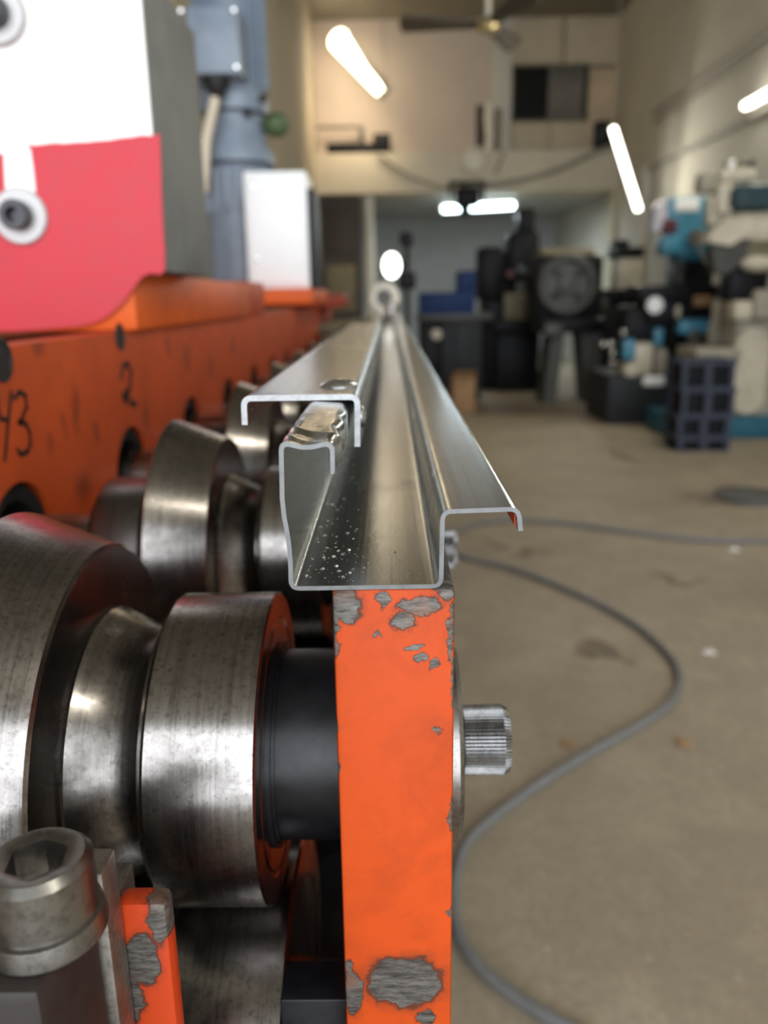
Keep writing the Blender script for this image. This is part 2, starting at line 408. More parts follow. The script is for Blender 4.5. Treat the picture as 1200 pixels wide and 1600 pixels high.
# pilasters and posts
for (x0, x1, Y, nm, m, lb) in ((770, 797, YU-.1, 'trim_2', 'wall_r', 'grey post between plaster wall and plywood'),):
    p = at(x0, 60, Y); q = at(x1, 235, Y)
    struct(obj(nm, MB().box(p.x, q.x, Y, YU+.06, zb1, HC, bev=.01), M[m]), lb)
p = at(744, 166, YU); q = at(790, 236, YU)
dd = struct(obj('door_2', MB().box(p.x, at(768,200,YU).x, YU-.03, YU, zb1, p.z), M['brown_door'], smooth=0), 'dark little door on the mezzanine')
obj('door_leaf', MB().box(at(771,200,YU).x, q.x-.09, YU-.14, YU-.105, zb1, p.z-.06, bev=.01), M['khaki'], dd)
p0 = at(958, 300, YM); 
struct(obj('trim_3', MB().box(p0.x, XR, YM-.05, YM+.3, 0, zb0, bev=.01), M['beam']), 'cream pillar at the far right corner')
struct(obj('trim_4', MB().box(at(998, 300, 11.5).x, XR, 11.3, 11.6, 0, at(1000, 262, 11.4).z, bev=.01), M['wall_r']), 'grey wall pilaster beside the far corner')
p0, p1 = at(568, 310, 13.2), at(584, 310, 13.2)
struct(obj('trim_5', MB().cyl((.5*(p0.x+p1.x), 13.2, 0), (.5*(p0.x+p1.x), 13.2, zb0), .5*(p1.x-p0.x), n=20), M['pipe_white']), 'pale pipe column under the mezzanine')
p0, p1 = at(497, 312, 13.1), at(563, 312, 13.1)
d1 = struct(obj('door_1', MB().box(p0.x, p1.x, 13.1, 13.2, 0, zb0), M['brown_door'], smooth=0), 'dark brown panelled door under the mezzanine')
for zz in (.15, 1.0, 1.85):
    obj('door_panel', MB().box(p0.x+.1, p1.x-.1, 13.08, 13.1, zz, zz+.7, bev=.01), M['khaki'] if zz < 1.5 else M['brown_door'], d1)
# low framed recess on the right wall
p0, p1 = at(1022, 400, 9.5), at(1062, 452, 9.5)
# conduits along the right wall
for (a, r, lb) in (((1000, 192), .030, 'upper wall conduit running along the right wall'), ((1000, 206), .022, 'thinner conduit just under the upper wall conduit'), ((1005, 268), .026, 'lowest conduit running along the right wall')):
    p = atx(a[0], a[1], XR - .04)
    tag(obj('conduit', MB().cyl((XR-.04, 2.0, p.z), (XR-.04, 11.25, p.z), r, n=12), M['pipe_grey']), lb, 'conduit', 'conduits along the right wall')

# ================================================================== roll forming machine
mc = thing('roll_forming_machine', 'orange roll forming machine with rows of steel rollers and handwritten numbers', 'machine', (-.16, 2.3, 0))
NS, PITCH, Y0, ZU, ZLO = 14, .30, .343, 1.2 - .2055, 1.2 - .378
XF = -.31
# --- main frame plate with bored shaft holes
fp = MB()
def holed(y0, y1, z0, z1, cy, cz, r, n=32):
    ring, outer = [], []
    for i in range(n):
        th = 2*math.pi*(i + .5)/n; c, s_ = math.cos(th), math.sin(th)
        k = min((((y1 - cy) if c > 0 else (cy - y0)) / abs(c)), (((z1 - cz) if s_ > 0 else (cz - z0)) / abs(s_)))
        ring.append((cy + r*c, cz + r*s_)); outer.append((cy + k*c, cz + k*s_))
    vs = [(XF, a, b) for a, b in ring] + [(XF, a, b) for a, b in outer] + [(XF - .03, a, b) for a, b in ring]
    fs = []
    for i in range(n):
        j = (i+1) % n; fs += [(i, j, n+j, n+i), (i, j, 2*n+j, 2*n+i)]
    for (yy, zz) in ((y0, z0), (y0, z1), (y1, z0), (y1, z1)):     # fill the corners
        i = min(range(n), key=lambda q: (outer[q][0]-yy)**2 + (outer[q][1]-zz)**2)
        near = sorted(range(n), key=lambda q: (outer[q][0]-yy)**2 + (outer[q][1]-zz)**2)[:2]
        vs.append((XF, yy, zz)); fs.append((n+near[0], n+near[1], len(vs)-1))
    fp.add(vs, fs)
ya, yb = Y0 - .15, Y0 + PITCH*(NS-1) + .15
for k in range(NS):
    yc = Y0 + PITCH*k
    holed(yc-.15, yc+.15, 1.2-.292, 1.2-.034, yc, ZU, .062)
    holed(yc-.15, yc+.15, 1.2-.55, 1.2-.292, yc, ZLO, .062)
fp.add([(XF, ya, .65), (XF, ya, 1.166), (XF-.04, ya, 1.166), (XF-.04, ya, .65), (XF, yb, .65), (XF, yb, 1.166), (XF-.04, yb, 1.166), (XF-.04, yb, .65)],
       [(0,1,2,3), (4,7,6,5), (1,5,6,2), (0,3,7,4), (2,6,7,3)])
sm_ = []
for (px, py, ry, rz) in ((118, 635, .012, .03), (100, 660, .010, .02), (150, 675, .012, .014), (80, 690, .012, .012), (228, 650, .012, .03), (292, 560, .02, .03), (330, 575, .03, .03), (262, 540, .02, .02), (365, 540, .03, .03), (60, 540, .02, .01), (130, 760, .03, .02)):
    p = atx(px, py, XF); sm_.append((p.y - (ya + yb)/2, p.z - .65, ry, rz))
M['orange_frame'] = orange_paint('orange_side_frame_paint', col=(.60, .086, .017), worn=.64, dirt=.46, smears=sm_)
frame = obj('main_frame', fp, M['orange_frame'], mc, 20, fix=False)
# handwriting on the frame
def stroke(pts, wd):
    m = MB(); P = [atx(x, y, XF + .0006) for x, y in pts]
    for a, b_ in zip(P, P[1:]):
        d = (b_ - a); nrm = Vector((1, 0, 0)).cross(d).normalized() * wd / 2; e = d.normalized() * wd * .35
        m.add([a - nrm - e, a + nrm - e, b_ + nrm + e, b_ - nrm + e], [(0, 1, 2, 3)])
    return m
def joinm(*ms):
    r = MB()
    for q in ms: r.add(q.v, q.f)
    return r
obj('handwritten_digit', joinm(stroke([(-4, 614), (-3, 640), (2, 655), (13, 655)], .004), stroke([(18, 612), (13, 660), (8, 718)], .0045)), M['ink'], frame, 0)
obj('handwritten_digit', stroke([(23, 622), (31, 612), (40, 618), (42, 636), (34, 655), (30, 660), (41, 662), (47, 676), (48, 694), (43, 706), (33, 710), (28, 703)], .0046), M['ink'], frame, 0)
obj('handwritten_digit', stroke([(190, 590), (193, 572), (200, 568), (205, 582), (203, 606), (196, 628), (193, 618), (198, 612), (206, 632), (213, 630)], .0075), M['ink'], frame, 0)
for (px, py, r) in ((2, 563, .0175), (187, 526, .0155)):
    p = atx(px, py, XF); obj('bolt_hole', MB().lathe((XF, p.y, p.z), (1, 0, 0), [(0, r), (.0012, r), (.0012, r*.82), (.0004, r*.8)], 28), M['black_rubber'], frame)
# --- drive housing, bed and legs
obj('drive_housing', MB().box(-.95, XF-.04, ya, yb, .65, 1.15, bev=.006), M['orange'], mc)
obj('bed', MB().box(-.95, .018, .17, yb, .65, .75, bev=.004), M['dark_iron'], mc)
for y in (.35, 1.6, 2.9, 4.2):
    for x in (-.9, -.06): obj('leg', MB().box(x-.04, x+.04, y-.04, y+.04, 0, .65), M['brownred'], mc)
# --- outboard support plates
chips_px = [(540,946,27,24),(597,935,9,13),(521,985,7,40),(655,948,30,12),(632,972,18,14),(693,922,19,15),(706,985,5,42),(709,1070,3,60),(659,1029,9,7),
            (648,1012,12,4),(681,1035,7,6),(521,1130,5,34),(684,1140,5,4),(708,1275,5,25),(703,1425,3,7),(632,1534,56,38),(552,1548,14,34),(546,1508,8,8),(664,1588,14,10),(590,993,5,4),(525,1200,3,14)]
PX0, PX1, PZ1, PY0, PY1 = -.0203, .0207, 1.2 - .0935, .25, .436
chips = []
for (x, y, rx, ry) in chips_px:
    p = at(x, y, PY0); a = at(x + rx, y, PY0).x - p.x; b_ = p.z - at(x, y + ry, PY0).z
    chips.append((p.x - (PX0+PX1)/2, p.z - .75, a, b_))
M['orange_plate'] = orange_paint('orange_plate_paint', chips, col=(.50, .060, .006), worn=.66, dirt=.46, gs=34)
sp = obj('support_plate', MB().box(PX0, PX1, PY0, PY1, .75, PZ1, bev=.0018), M['orange_plate'], mc)
obj('end_cap', MB().lathe((PX1, Y0, ZU), (1, 0, 0), [(0, .046), (.007, .046), (.009, .044), (.009, .02)], 64), M['bolt'], sp)
kn = MB().lathe((PX1+.009, Y0, ZU), (1, 0, 0), [(0, .0135), (.0025, .0137), (.0030, .0160), (.0215, .0163), (.0245, .0150), (.0245, .009), (.012, .009)], 186,
    rfun=lambda i, t: 1.0 if not (.0028 < t < .0225) else (1.012 if i % 3 else .965))
obj('end_bolt', kn, M['bolt_worn'], sp, 25)
obj('bearing_block', MB().box(-.049, PX0, .268, .289, .80, 1.2-.281, bev=.001), M['black'], sp)
plates = [sp] + [copy_tree(sp, (0, PITCH*k, 0)) for k in range(1, NS)]
# --- roller shafts: upper and lower, each with its own set of rolls
def L(name, prof, mat, parent, cz, n=96):
    return obj(name, MB().lathe((0, Y0, cz), (1, 0, 0), prof, n), mat, parent, 28)
us = L('upper_roller_shaft', [(-.36, .034), (PX0, .034)], M['roll'], mc, ZU, 48)
L('bearing_ring', [(-.345, .0615), (-.318, .0615), (-.3135, .058), (-.316, .046), (-.33, .043), (-.345, .043)], M['black_rubber'], us, ZU, 48)
L('collar', [(-.2370, .058), (-.2330, .0632), (-.2310, .064), (-.196, .064), (-.194, .061), (-.191, .061), (-.189, .064), (-.180, .064), (-.1785, .060)], M['roll_dark'], us, ZU)
L('tapered_wheel', [(-.1785, .10), (-.1785, .110), (-.1768, .1118), (-.1352, .0962), (-.1340, .0945), (-.1346, .070), (-.1346, .050)], M['roll'], us, ZU, 128)
L('tapered_neck', [(-.1346, .0652), (-.1330, .0658), (-.1080, .0532), (-.1065, .0515), (-.1035, .0512)], M['roll'], us, ZU)
L('ring_roll', [(-.1035, .050), (-.1035, .0665), (-.1015, .0690), (-.1010, .0704), (-.0995, .0716), (-.0560, .0716), (-.0550, .0706), (-.0550, .060), (-.0558, .0592), (-.0558, .0575), (-.0550, .0568), (-.0550, .04)], M['roll'], us, ZU, 128)
L('bushing', [(-.0550, .0475), (-.0530, .0475), (-.0530, .0455), (-.0515, .0455), (-.0515, .0440), (PX0, .0440)], M['black'], us, ZU)
ls = L('lower_roller_shaft', [(-.36, .034), (PX0, .034)], M['roll'], mc, ZLO, 48)
L('bearing_ring', [(-.345, .0615), (-.318, .0615), (-.3135, .058), (-.316, .046), (-.33, .043), (-.345, .043)], M['black_rubber'], ls, ZLO, 48)
L('collar', [(-.237, .085), (-.235, .088), (-.182, .088), (-.180, .085)], M['roll_dark'], ls, ZLO)
L('tapered_roll', [(-.1795, .050), (-.1785, .0540), (-.1352, .0700), (-.1346, .068)], M['roll_dark'], ls, ZLO)
L('flanged_roll', [(-.1340, .099), (-.1320, .1015), (-.106, .1015), (-.104, .099), (-.0515, .0985), (-.0500, .097), (-.0500, .076), (-.0508, .075), (-.0508, .04)], M['roll'], ls, ZLO, 128)
for k in range(1, NS):
    copy_tree(us, (0, PITCH*k, 0)); copy_tree(ls, (0, PITCH*k, 0))
# --- adjusting bracket with a socket bolt, nearest to the camera
bp = at(57, 1338, .194); BZ = bp.z
bk = MB()
bk.box(-.130, at(176, 1500, .2145).x, .2145, .2278, .80, at(180, 1366, .2145).z, bev=.0015).box(-.130, at(209, 1345, .256).x, .2385, .256, .90, at(180, 1345, .256).z, bev=.0015).box(-.130, -.10, .2278, .2385, .86, .95)
bk.box(-.130, -.06, .19, .225, .75, .90)
br = obj('adjusting_block', bk, M['casting'], mc)
obj('clamp_block', MB().box(-.130, at(112, 1540, .19).x, .172, .2144, .80, BZ-.0252, bev=.004), M['block_shade'], br)
chp = [(at(x, y, .228), rx, ry) for (x, y, rx, ry) in ((240, 1398, 30, 14), (248, 1435, 15, 40), (224, 1500, 22, 40), (200, 1560, 20, 40), (274, 1405, 16, 18))]
ox0, ox1 = at(177, 1400, .228).x, at(268, 1500, .228).x
zt = at(235, 1387, .236).z
M['orange_bracket'] = orange_paint('orange_bracket_paint', [(p.x-(ox0+ox1)/2, p.z-.86, rx*.00026, ry*.00026) for p, rx, ry in chp], col=(.52, .052, .010), worn=.72)
obj('bracket_cheek', MB().box(ox0, ox1, .228, .238, .86, zt, bev=.003), M['orange_bracket'], br)
hb = MB(); n = 36; r = .0152; hr = .0088
def circ(rad, z): return [(bp.x + rad*math.cos(2*math.pi*i/n), bp.y + rad*math.sin(2*math.pi*i/n), z) for i in range(n)]
def hexa(z):
    P = []
    for i in range(n):
        th = 2*math.pi*i/n + .35; a = (th % (math.pi/3)) - math.pi/6; q = hr*math.cos(math.pi/6)/math.cos(a)
        P.append((bp.x + q*math.cos(th-.35), bp.y + q*math.sin(th-.35), z))
    return P
rows = [hexa(BZ-.010), hexa(BZ-.0008), [tuple(Vector(p)*1) for p in circ(hr*1.16, BZ)], circ(r-.0022, BZ), circ(r, BZ-.0022), circ(r, BZ-.018), circ(r+.0012, BZ-.0185), circ(r+.0022, BZ-.0235), circ(r+.0022, BZ-.0245)]
hb.add([p for row in rows for p in row], [(k*n+i, k*n+(i+1) % n, (k+1)*n+(i+1) % n, (k+1)*n+i) for k in range(len(rows)-1) for i in range(n)] + [list(range(n))])
obj('socket_bolt', hb, M['bolt'], br, 40)
# --- orange blocks bolted on the top of the frame
q0, q1 = atx(225, 432, -.300), atx(390, 440, -.300)
zt1 = .5*(q0.z+q1.z)
obj('top_block', MB().box(-.60, -.300, .976, q1.y, 1.1665, zt1, bev=.003), M['orange_top'], mc)
q2 = at(500, 452, 3.05)
obj('top_ledge', MB().box(-.80, q2.x, 2.72, 3.45, at(450, 476, 2.72).z, q2.z, bev=.004), M['orange_top'], mc)
obj('top_ledge', MB().box(-.62, at(402, 440, 1.95).x, 1.80, 2.05, 1.16, at(402, 441, 1.95).z, bev=.004), M['orange'], mc)
q3 = at(545, 468, 4.2)
obj('rear_plate', MB().box(-.62, q3.x, 3.6, 4.2, 1.162, at(520, 460, 3.7).z, bev=.003), M['brownred'], mc)

# ================================================================== grey upright block with white and red sheets
YG = .975
xg = at(258, 430, YG).x
gb = thing('upright_block', 'grey upright steel block with white and red sheets on its front', 'machine part', (-.45, 1.1, zt1))
yb2 = atx(330, 436, xg).y
ztop = atx(310, 60, xg).z
obj('block_body', MB().box(xg-.30, xg, YG, yb2, zt1, ztop, bev=.002), M['grey_side'], gb)
obj('white_sheet', MB().box(xg-.30, xg-.0005, YG-.005, YG, zt1+.01, ztop), M['white_sheet'], gb)
red = [(-70, 236), (3, 240), (6, 300), (10, 345), (33, 360), (56, 345), (56, 300), (52, 262), (48, 234), (43, 225), (54, 227), (70, 225), (85, 223), (100, 224), (120, 222), (135, 222), (150, 220), (170, 219), (185, 216),
       (205, 214), (222, 211), (236, 212), (249, 209), (251, 255), (252, 300), (254, 350), (257, 392), (257, 424), (250, 429), (236, 427), (224, 431), (215, 441), (205, 455), (193, 471), (180, 484), (165, 496), (145, 505), (120, 510), (80, 513), (30, 517), (-70, 519)]
obj('red_sheet', MB().prism([at(x, y, YG-.0085) for x, y in red], (0, .003, 0)), M['felt_red'], gb, 0)
for (x, y) in ((33, 338), (-5, 22)):
    p = at(x, y, YG-.0085)
    wsh = obj('washer', MB().lathe((p.x, YG-.0085, p.z), (0, -1, 0), [(0, .031), (.004, .031), (.006, .029), (.006, .012)], 40), M['washer'], gb)
    obj('socket_bolt', MB().lathe((p.x, YG-.0145, p.z), (0, -1, 0), [(0, .0165), (.015, .0165), (.017, .0150), (.017, .0085), (.006, .008), (.006, .0)], 32), M['dark_bolt'], wsh)

# ================================================================== gear motor
my = 3.27; mx = at(372, 430, my-.12).x; KS = my/2.3
gm = thing('gear_motor', 'blue-grey upright gear motor with terminal box standing behind the grey block', 'motor', (mx, my, q2.z+.001))
zz = lambda py: at(372, py, my-.12).z
obj('gearbox', MB().lathe((mx, my, 0), (0, 0, 1), [(q2.z+.001, .125), (zz(330), 0.125), (zz(262), 0.1306), (zz(256), 0.1392)], 40), M['motor'], gm)
for k in range(8):
    a = -.3 - k*.36
    obj('gearbox_rib', MB().box(mx+.128*math.cos(a)-.009, mx+.128*math.cos(a)+.009, my+.128*math.sin(a)-.009, my+.128*math.sin(a)+.009, zz(330), zz(262), bev=.002), M['motor'], gm)
obj('bell_housing', MB().lathe((mx, my, 0), (0, 0, 1), [(zz(255), 0.0994), (zz(250), 0.142), (zz(236), 0.142), (zz(215), 0.1136), (zz(172), 0.1079), (zz(170), 0.088)], 40), M['motor'], gm)
obj('flange_joint', MB().lathe((mx, my, 0), (0, 0, 1), [(zz(258), 0.1207), (zz(251), 0.1207)], 32), M['motor_dark'], gm)
obj('motor_flange', MB().lathe((mx, my, 0), (0, 0, 1), [(zz(168), 0.125), (zz(142), 0.1306), (zz(138), 0.1207)], 40), M['motor'], gm)
bd = obj('motor_body', MB().lathe((mx, my, 0), (0, 0, 1), [(zz(142), 0.1193), (zz(-60), 0.1193)], 40), M['motor'], gm)
for k in range(15):
    a = -math.pi*.03 - k*math.pi*.94/14; c, s_ = math.cos(a), math.sin(a)
    u = Vector((c, s_, 0)); tv = Vector((-s_, c, 0))*.0035; base = Vector((mx, my, 0)) + u*.113; e = u*.023
    obj('cooling_fin', MB().prism([base-tv+Vector((0,0,zz(130))), base+tv+Vector((0,0,zz(130))), base+tv+e+Vector((0,0,zz(130))), base-tv+e+Vector((0,0,zz(130)))], (0, 0, zz(-60)-zz(130))), M['motor'], bd, 0)
t0, t1 = at(290, 10, my-.24), at(376, 114, my-.24)
tb = obj('terminal_box', MB().box(t0.x, t1.x, my-.24, my-.10, t1.z, t0.z, bev=.004), M['motor'], gm)
for (x, y) in ((283, 17), (366, 16), (370, 105)):
    p = at(x, y, my-.24)
    obj('cover_screw', MB().lathe((p.x, my-.2395, p.z), (0, -1, 0), [(0, .0085), (.005, .0085), (.007, .006)], 16), M['chrome'], tb)
p = at(338, 128, my-.18)
obj('cable_gland', MB().lathe((p.x, my-.18, t1.z+.002), (0, 0, -1), [(0, .045), (.018, .045), (.045, .032), (.065, .019)], 20), M['black_rubber'], tb)
obj('motor_cable', MB().tube([at(338, 140, my-.18), at(334, 165, my-.18), at(328, 190, my-.185), at(322, 220, my-.19), at(318, 300, my-.18)], .018, 12), M['cream_cable'], tb)
p = at(431, 195, my-.03)
gc = MB().cyl((mx+.10, my-.02, p.z), (p.x-.02, my-.03, p.z), .02, n=14).ball((p.x, my-.03, p.z), .052, sc=(1, 1, .85))
obj('oil_cap', gc, M['green'], gm)
for (x, y) in ((412, 154), (388, 176)):
    p = at(x, y, my-.1); obj('flange_bolt', MB().ball((p.x, my-.11, p.z), .017, 12, 6), M['dark_bolt'], gm)

# ================================================================== white control cabinet on the orange ledge
YC = 2.78
cbz = q2.z + .001
c0, c1 = at(379, 268, YC), at(484, 448, YC)
cb = thing('control_cabinet', 'small white metal control cabinet standing on the orange ledge', 'cabinet', (.5*(c0.x+c1.x), YC+.1, cbz))
obj('cabinet_body', MB().box(c0.x, c1.x, YC, YC+.22, cbz, c0.z, bev=.006), M['box_white'], cb)
dr = obj('cabinet_door', MB().box(c0.x+.012, c1.x-.012, YC-.012, YC, cbz+.015, c0.z-.012, bev=.003), M['box_white'], cb)
for (x, y) in ((395, 292), (423, 318), (402, 405)):
    p = at(x, y, YC-.012); obj('rivet', MB().lathe((p.x, YC-.0115, p.z), (0, -1, 0), [(0, .009), (.003, .008), (.004, .004)], 14), M['galv'], dr)
obj('cabinet_side_rail', MB().box(c1.x, c1.x+.025, YC+.02, YC+.20, cbz, c0.z-.05, bev=.004), M['steel_cab'], cb)

# ================================================================== steel profiles lying on the machine
def roundpath(pts, rad, seg=5):
    P = [Vector((a, b)) for a, b in pts]; out = [P[0]]
    for i in range(1, len(P)-1):
        a, b_, c = P[i-1], P[i], P[i+1]; u = (a-b_).normalized(); v = (c-b_).normalized()
        ang = u.angle(v); d = min(rad/math.tan(ang/2), .45*(a-b_).length, .45*(c-b_).length)
        p, q = b_+u*d, b_+v*d
        for k in range(seg+1):
            t = k/seg; out.append((1-t)**2*p + 2*t*(1-t)*b_ + t*t*q)
    out.append(P[-1]); return out
def subdiv(P, mx_):
    out = [P[0]]
    for a, b_ in zip(P, P[1:]):
        n_ = max(1, int((b_-a).length/mx_))
        for k in range(1, n_+1): out.append(a + (b_-a)*k/n_)
    return out
def profile(pts, rad, th, ys, deform=None):
    P = subdiv(roundpath(pts, rad), .003); n_ = len(P); A = []; B = []
    for i in range(n_):
        t = (P[min(i+1, n_-1)] - P[max(i-1, 0)]).normalized(); nr = Vector((-t.y, t.x))*th/2
        A.append(P[i]+nr); B.append(P[i]-nr)
    loop = A + B[::-1]; m_ = len(loop); mb = MB(); vs = []
    for y in ys:
        for q in loop:
            v = Vector((q.x, y, 1.2+q.y)); vs.append(deform(v) if deform else v)
    fs = []; 
    for k in range(len(ys)-1):
        for i in range(m_):
            j = (i+1) % m_; fs.append((k*m_+i, k*m_+j, (k+1)*m_+j, (k+1)*m_+i))
    mb.add(vs, fs)
    e = len(ys)-1
    ends = [(i, i+1, m_-2-i, m_-1-i) for i in range(n_-1)]
    mb.add([vs[q] for q in range(m_)], ends, 1); mb.add([vs[e*m_+q] for q in range(m_)], ends, 1)
    return mb
YP = .2495
ys = [YP + .0012*k for k in range(20)] + [YP + .024 + .006*k for k in range(15)] + [.40, .5, .7, 1.0, 1.5, 2.0, 2.6, 3.3]
def dent(v):
    z = v.z - 1.2
    if z > -.056 and v.x < -.014:
        f = math.exp(-((v.y-YP)/.035)**2); u = (v.x+.0265)/.0075
        v.z -= .0022*f*math.exp(-u*u) + .0006*math.sin(v.y*420+v.x*300)*math.exp(-((v.y-YP-.025)/.03)**2)
        if v.x > -.021: v.x += .0012*math.sin(v.y*240)*math.exp(-((v.y-YP-.03)/.04)**2)
    if z < -.07 and v.x < -.028: v.x += .0006*math.sin((z+.09)*140)
    return v
ZB = -.0935 + .00076
sec = [(-.0186, -.0535), (-.0184, -.0435), (-.0347, -.0427), (-.0352, -.062), (-.0335, ZB), (.0160, ZB+.0002), (.0164, -.067), (.0408, -.0664), (.0418, -.0738)]
ch = tag(obj('steel_channel', profile(sec, .0032, .0015, ys, dent), [M['galv'], M['galv_cut']], None, 40), 'long galvanised channel with bent flanges lying open on the orange plates', 'steel profile')
# rust-orange smear inside the right lip
sm = MB().box(.0398, .0402, YP+.0015, YP+.02, 1.2-.0722, 1.2-.0685)
obj('paint_smear', sm, M['brownred'], ch)
ycap = .3415
zc = -.0427 + .0008 + .0013
def cx_(px): return at(px, 640, ycap).x
csec = [(cx_(381), at(381, 664, ycap).z-1.2), (cx_(381)+.0002, zc), (cx_(559), zc), (cx_(557), at(559, 698, ycap).z-1.2)]
cp = thing('capping_channel', 'shorter galvanised channel capping the left flange of the long channel', 'steel profile', (-.037, .9, 1.2+zc-.02))
obj('bent_sheet', profile(csec, .0035, .0025, [ycap, ycap+.004, .4, .5, .7, 1.0, 1.34]), [M['galv'], M['cap_cut']], cp, 40)
p = atz(530, 603, 1.2+zc+.00125)
dome = [(0, .0090), (.0006, .0092), (.0016, .0084), (.0026, .0064), (.0033, .0036), (.0035, .0008)]
obj('rivet', MB().lathe((p.x, p.y, 1.2+zc+.00125), (0, 0, 1), dome, 40), M['rivet'], cp, 50)
obj('rivet', MB().lathe((cx_(559)+.001, .352, 1.2+zc-.010), (1, 0, 0), [(a*.6, b_*.55) for a, b_ in dome], 28), M['rivet'], cp, 50)
# bright metal flakes in the channel
sw = MB()
for k in range(130):
    if k < 85:
        x = random.gauss(-.0185, .0075); y = YP + .006 + abs(random.gauss(0, .045))
    else: x = random.uniform(-.028, .012); y = YP + .004 + random.random()**2*.25
    x = max(-.0295, min(.0115, x)); s_ = random.choice((.00025, .0003, .0004, .0005, .0009)); z = 1.2+ZB+.0008
    a = random.random()*3; P = []
    for q in range(5):
        rr = s_*random.uniform(.5, 1.3); P.append((x+rr*math.cos(a+q*1.256), y+rr*1.4*math.sin(a+q*1.256), z))
    sw.add(P + [(x, y, z+s_*.6)], [(q, (q+1) % 5, 5) for q in range(5)] + [(4, 3, 2, 1, 0)])
tag(obj('metal_flakes', sw, M['swarf'], None, 0), 'tiny bright metal flakes scattered in the open channel', 'swarf', kind='stuff')

# ================================================================== straightening head at the end of the line
p = at(600, 466, 3.38)
sh = thing('straightening_head', 'pale ring-shaped straightening head at the far end of the channel', 'machine part', (p.x, 3.38, 1.1066))
obj('guide_ring', MB().ring((p.x, 3.38, p.z), (.15, 1, 0), .048, .016), M['pipe_white'], sh)
obj('guide_post', MB().cyl((p.x+.03, 3.39, p.z-.03), (p.x-.01, 3.37, 1.12), .018, .022, 18), M['pipe_white'], sh)
obj('guide_foot', MB().box(p.x-.06, p.x+.06, 3.33, 3.43, 1.1067, 1.125, bev=.004), M['grey_iron'], sh)
obj('guide_cup', MB().lathe((at(612, 495, 3.3).x, 3.355, 1.125), (0, -.1, 1), [(0, .022), (.03, .026), (.05, .026), (.055, .018)], 24), M['chrome'], sh)
exec_table = MB().box(-.45, -.02, 3.55, 3.95, 1.05, 1.10, bev=.01)
obj('outfeed_table', exec_table, M['khaki'], mc)

# ================================================================== things on the floor
hz = [(1215, 846), (1100, 843), (1000, 833), (880, 817), (800, 812), (745, 818), (705, 838), (715, 866), (800, 888), (900, 927), (980, 968), (1035, 1012), (1061, 1052), (1050, 1095),
      (1000, 1132), (920, 1177), (840, 1226), (770, 1278), (728, 1320), (711, 1380), (712, 1440), (738, 1495), (790, 1545), (860, 1590), (930, 1625)]
P = [atz(x, y, .0125) for x, y in hz]; S = []
for i in range(len(P)-1):
    a, b_, c, d = P[max(i-1, 0)], P[i], P[i+1], P[min(i+2, len(P)-1)]
    for k in range(8):
        t = k/8; S.append(.5*((2*b_) + (c-a)*t + (2*a-5*b_+4*c-d)*t*t + (3*b_-a-3*c+d)*t**3))
S.append(P[-1])
tag(obj('rubber_hose', MB().tube(S, .0125, 12), M['hose']), 'grey rubber hose looping across the concrete floor', 'hose')
p = atz(1172, 777, 0)
fl = thing('floor_lid', 'round dark iron lid lying on the floor beside the mill', 'lid', (p.x, p.y, 0))
obj('lid_plate', MB().lathe((p.x, p.y, 0), (0, 0, 1), [(0, .21), (.012, .21), (.016, .20)], 40), M['iron_lid'], fl)
obj('lid_rim', MB().ring((p.x, p.y, .014), (0, 0, 1), .195, .008), M['grey_iron'], fl)
for (x, y, s_, lb) in ((1107, 1020, .020, 'white crumpled scrap inside the hose loop side'), (887, 1164, .018, 'small tan scrap left of the two by the hose bend'), (1068, 1163, .018, 'small tan scrap right of the two below the hose'), (1146, 861, .022, 'pale scrap just below the straight run of hose')):
    p = atz(x, y, 0); m = MB(); vs_ = []
    for j in range(5):
        for i in range(5): vs_.append((p.x+(i-2)*s_*.5+random.uniform(-.2, .2)*s_, p.y+(j-2)*s_*.5+random.uniform(-.2, .2)*s_, .001+random.random()*s_*.5))
    m.add(vs_, [(j*5+i, j*5+i+1, j*5+i+6, j*5+i+5) for j in range(4) for i in range(4)])
    o = obj('scrap', m, M['paper'] if y < 1100 else M['card'], None, 0); o.modifiers.new('thick', 'SOLIDIFY').thickness = .002
    tag(o, lb, 'scrap', 'scraps on the floor')

# ================================================================== machines at the far end
def floorY(py): return atz(750, py, 0).y
def blk(parent, name, x0, y0, x1, y1, Y, depth, mat, bev=.01, z0=None):
    a, b_ = at(x0, y0, Y), at(x1, y1, Y)
    return obj(name, MB().box(a.x, b_.x, Y, Y+depth, b_.z if z0 is None else z0, a.z, bev=bev), M[mat], parent)
def disc(parent, name, cx, cy, rpx, Y, th, mat, inner=.0):
    c = at(cx, cy, Y); r_ = rpx*(c-EYE).length/FPX*.97
    return obj(name, MB().lathe((c.x, Y, c.z), (0, -1, 0), [(0, r_), (th*.8, r_), (th, r_*.95), (th, r_*inner)] if inner else [(0, r_), (th*.8, r_), (th, r_*.93)], 40), M[mat], parent)

# blue bench machine on a grey cabinet
Y = 9.6; a = at(700, 490, Y)
bm_ = thing('blue_bench_machine', 'navy blue stepped machine on a grey steel cabinet under the mezzanine', 'machine', (a.x, Y+.3, 0))
blk(bm_, 'blue_bed', 656, 457, 742, 492, Y, .55, 'blue_m')
blk(bm_, 'blue_head', 716, 423, 743, 458, Y+.05, .4, 'blue_m')
blk(bm_, 'worktop', 652, 491, 770, 500, Y-.03, .62, 'grey_iron')
blk(bm_, 'cabinet', 690, 500, 752, 560, Y, .5, 'steel_cab', z0=0)
blk(bm_, 'cabinet_door', 708, 508, 738, 600, Y-.02, .02, 'steel_cab', .004)
blk(bm_, 'side_locker', 655, 500, 688, 560, Y+.05, .4, 'dark_iron', z0=0)
disc(bm_, 'hand_wheel', 682, 522, 8, Y+.04, .05, 'cream_m', .5)
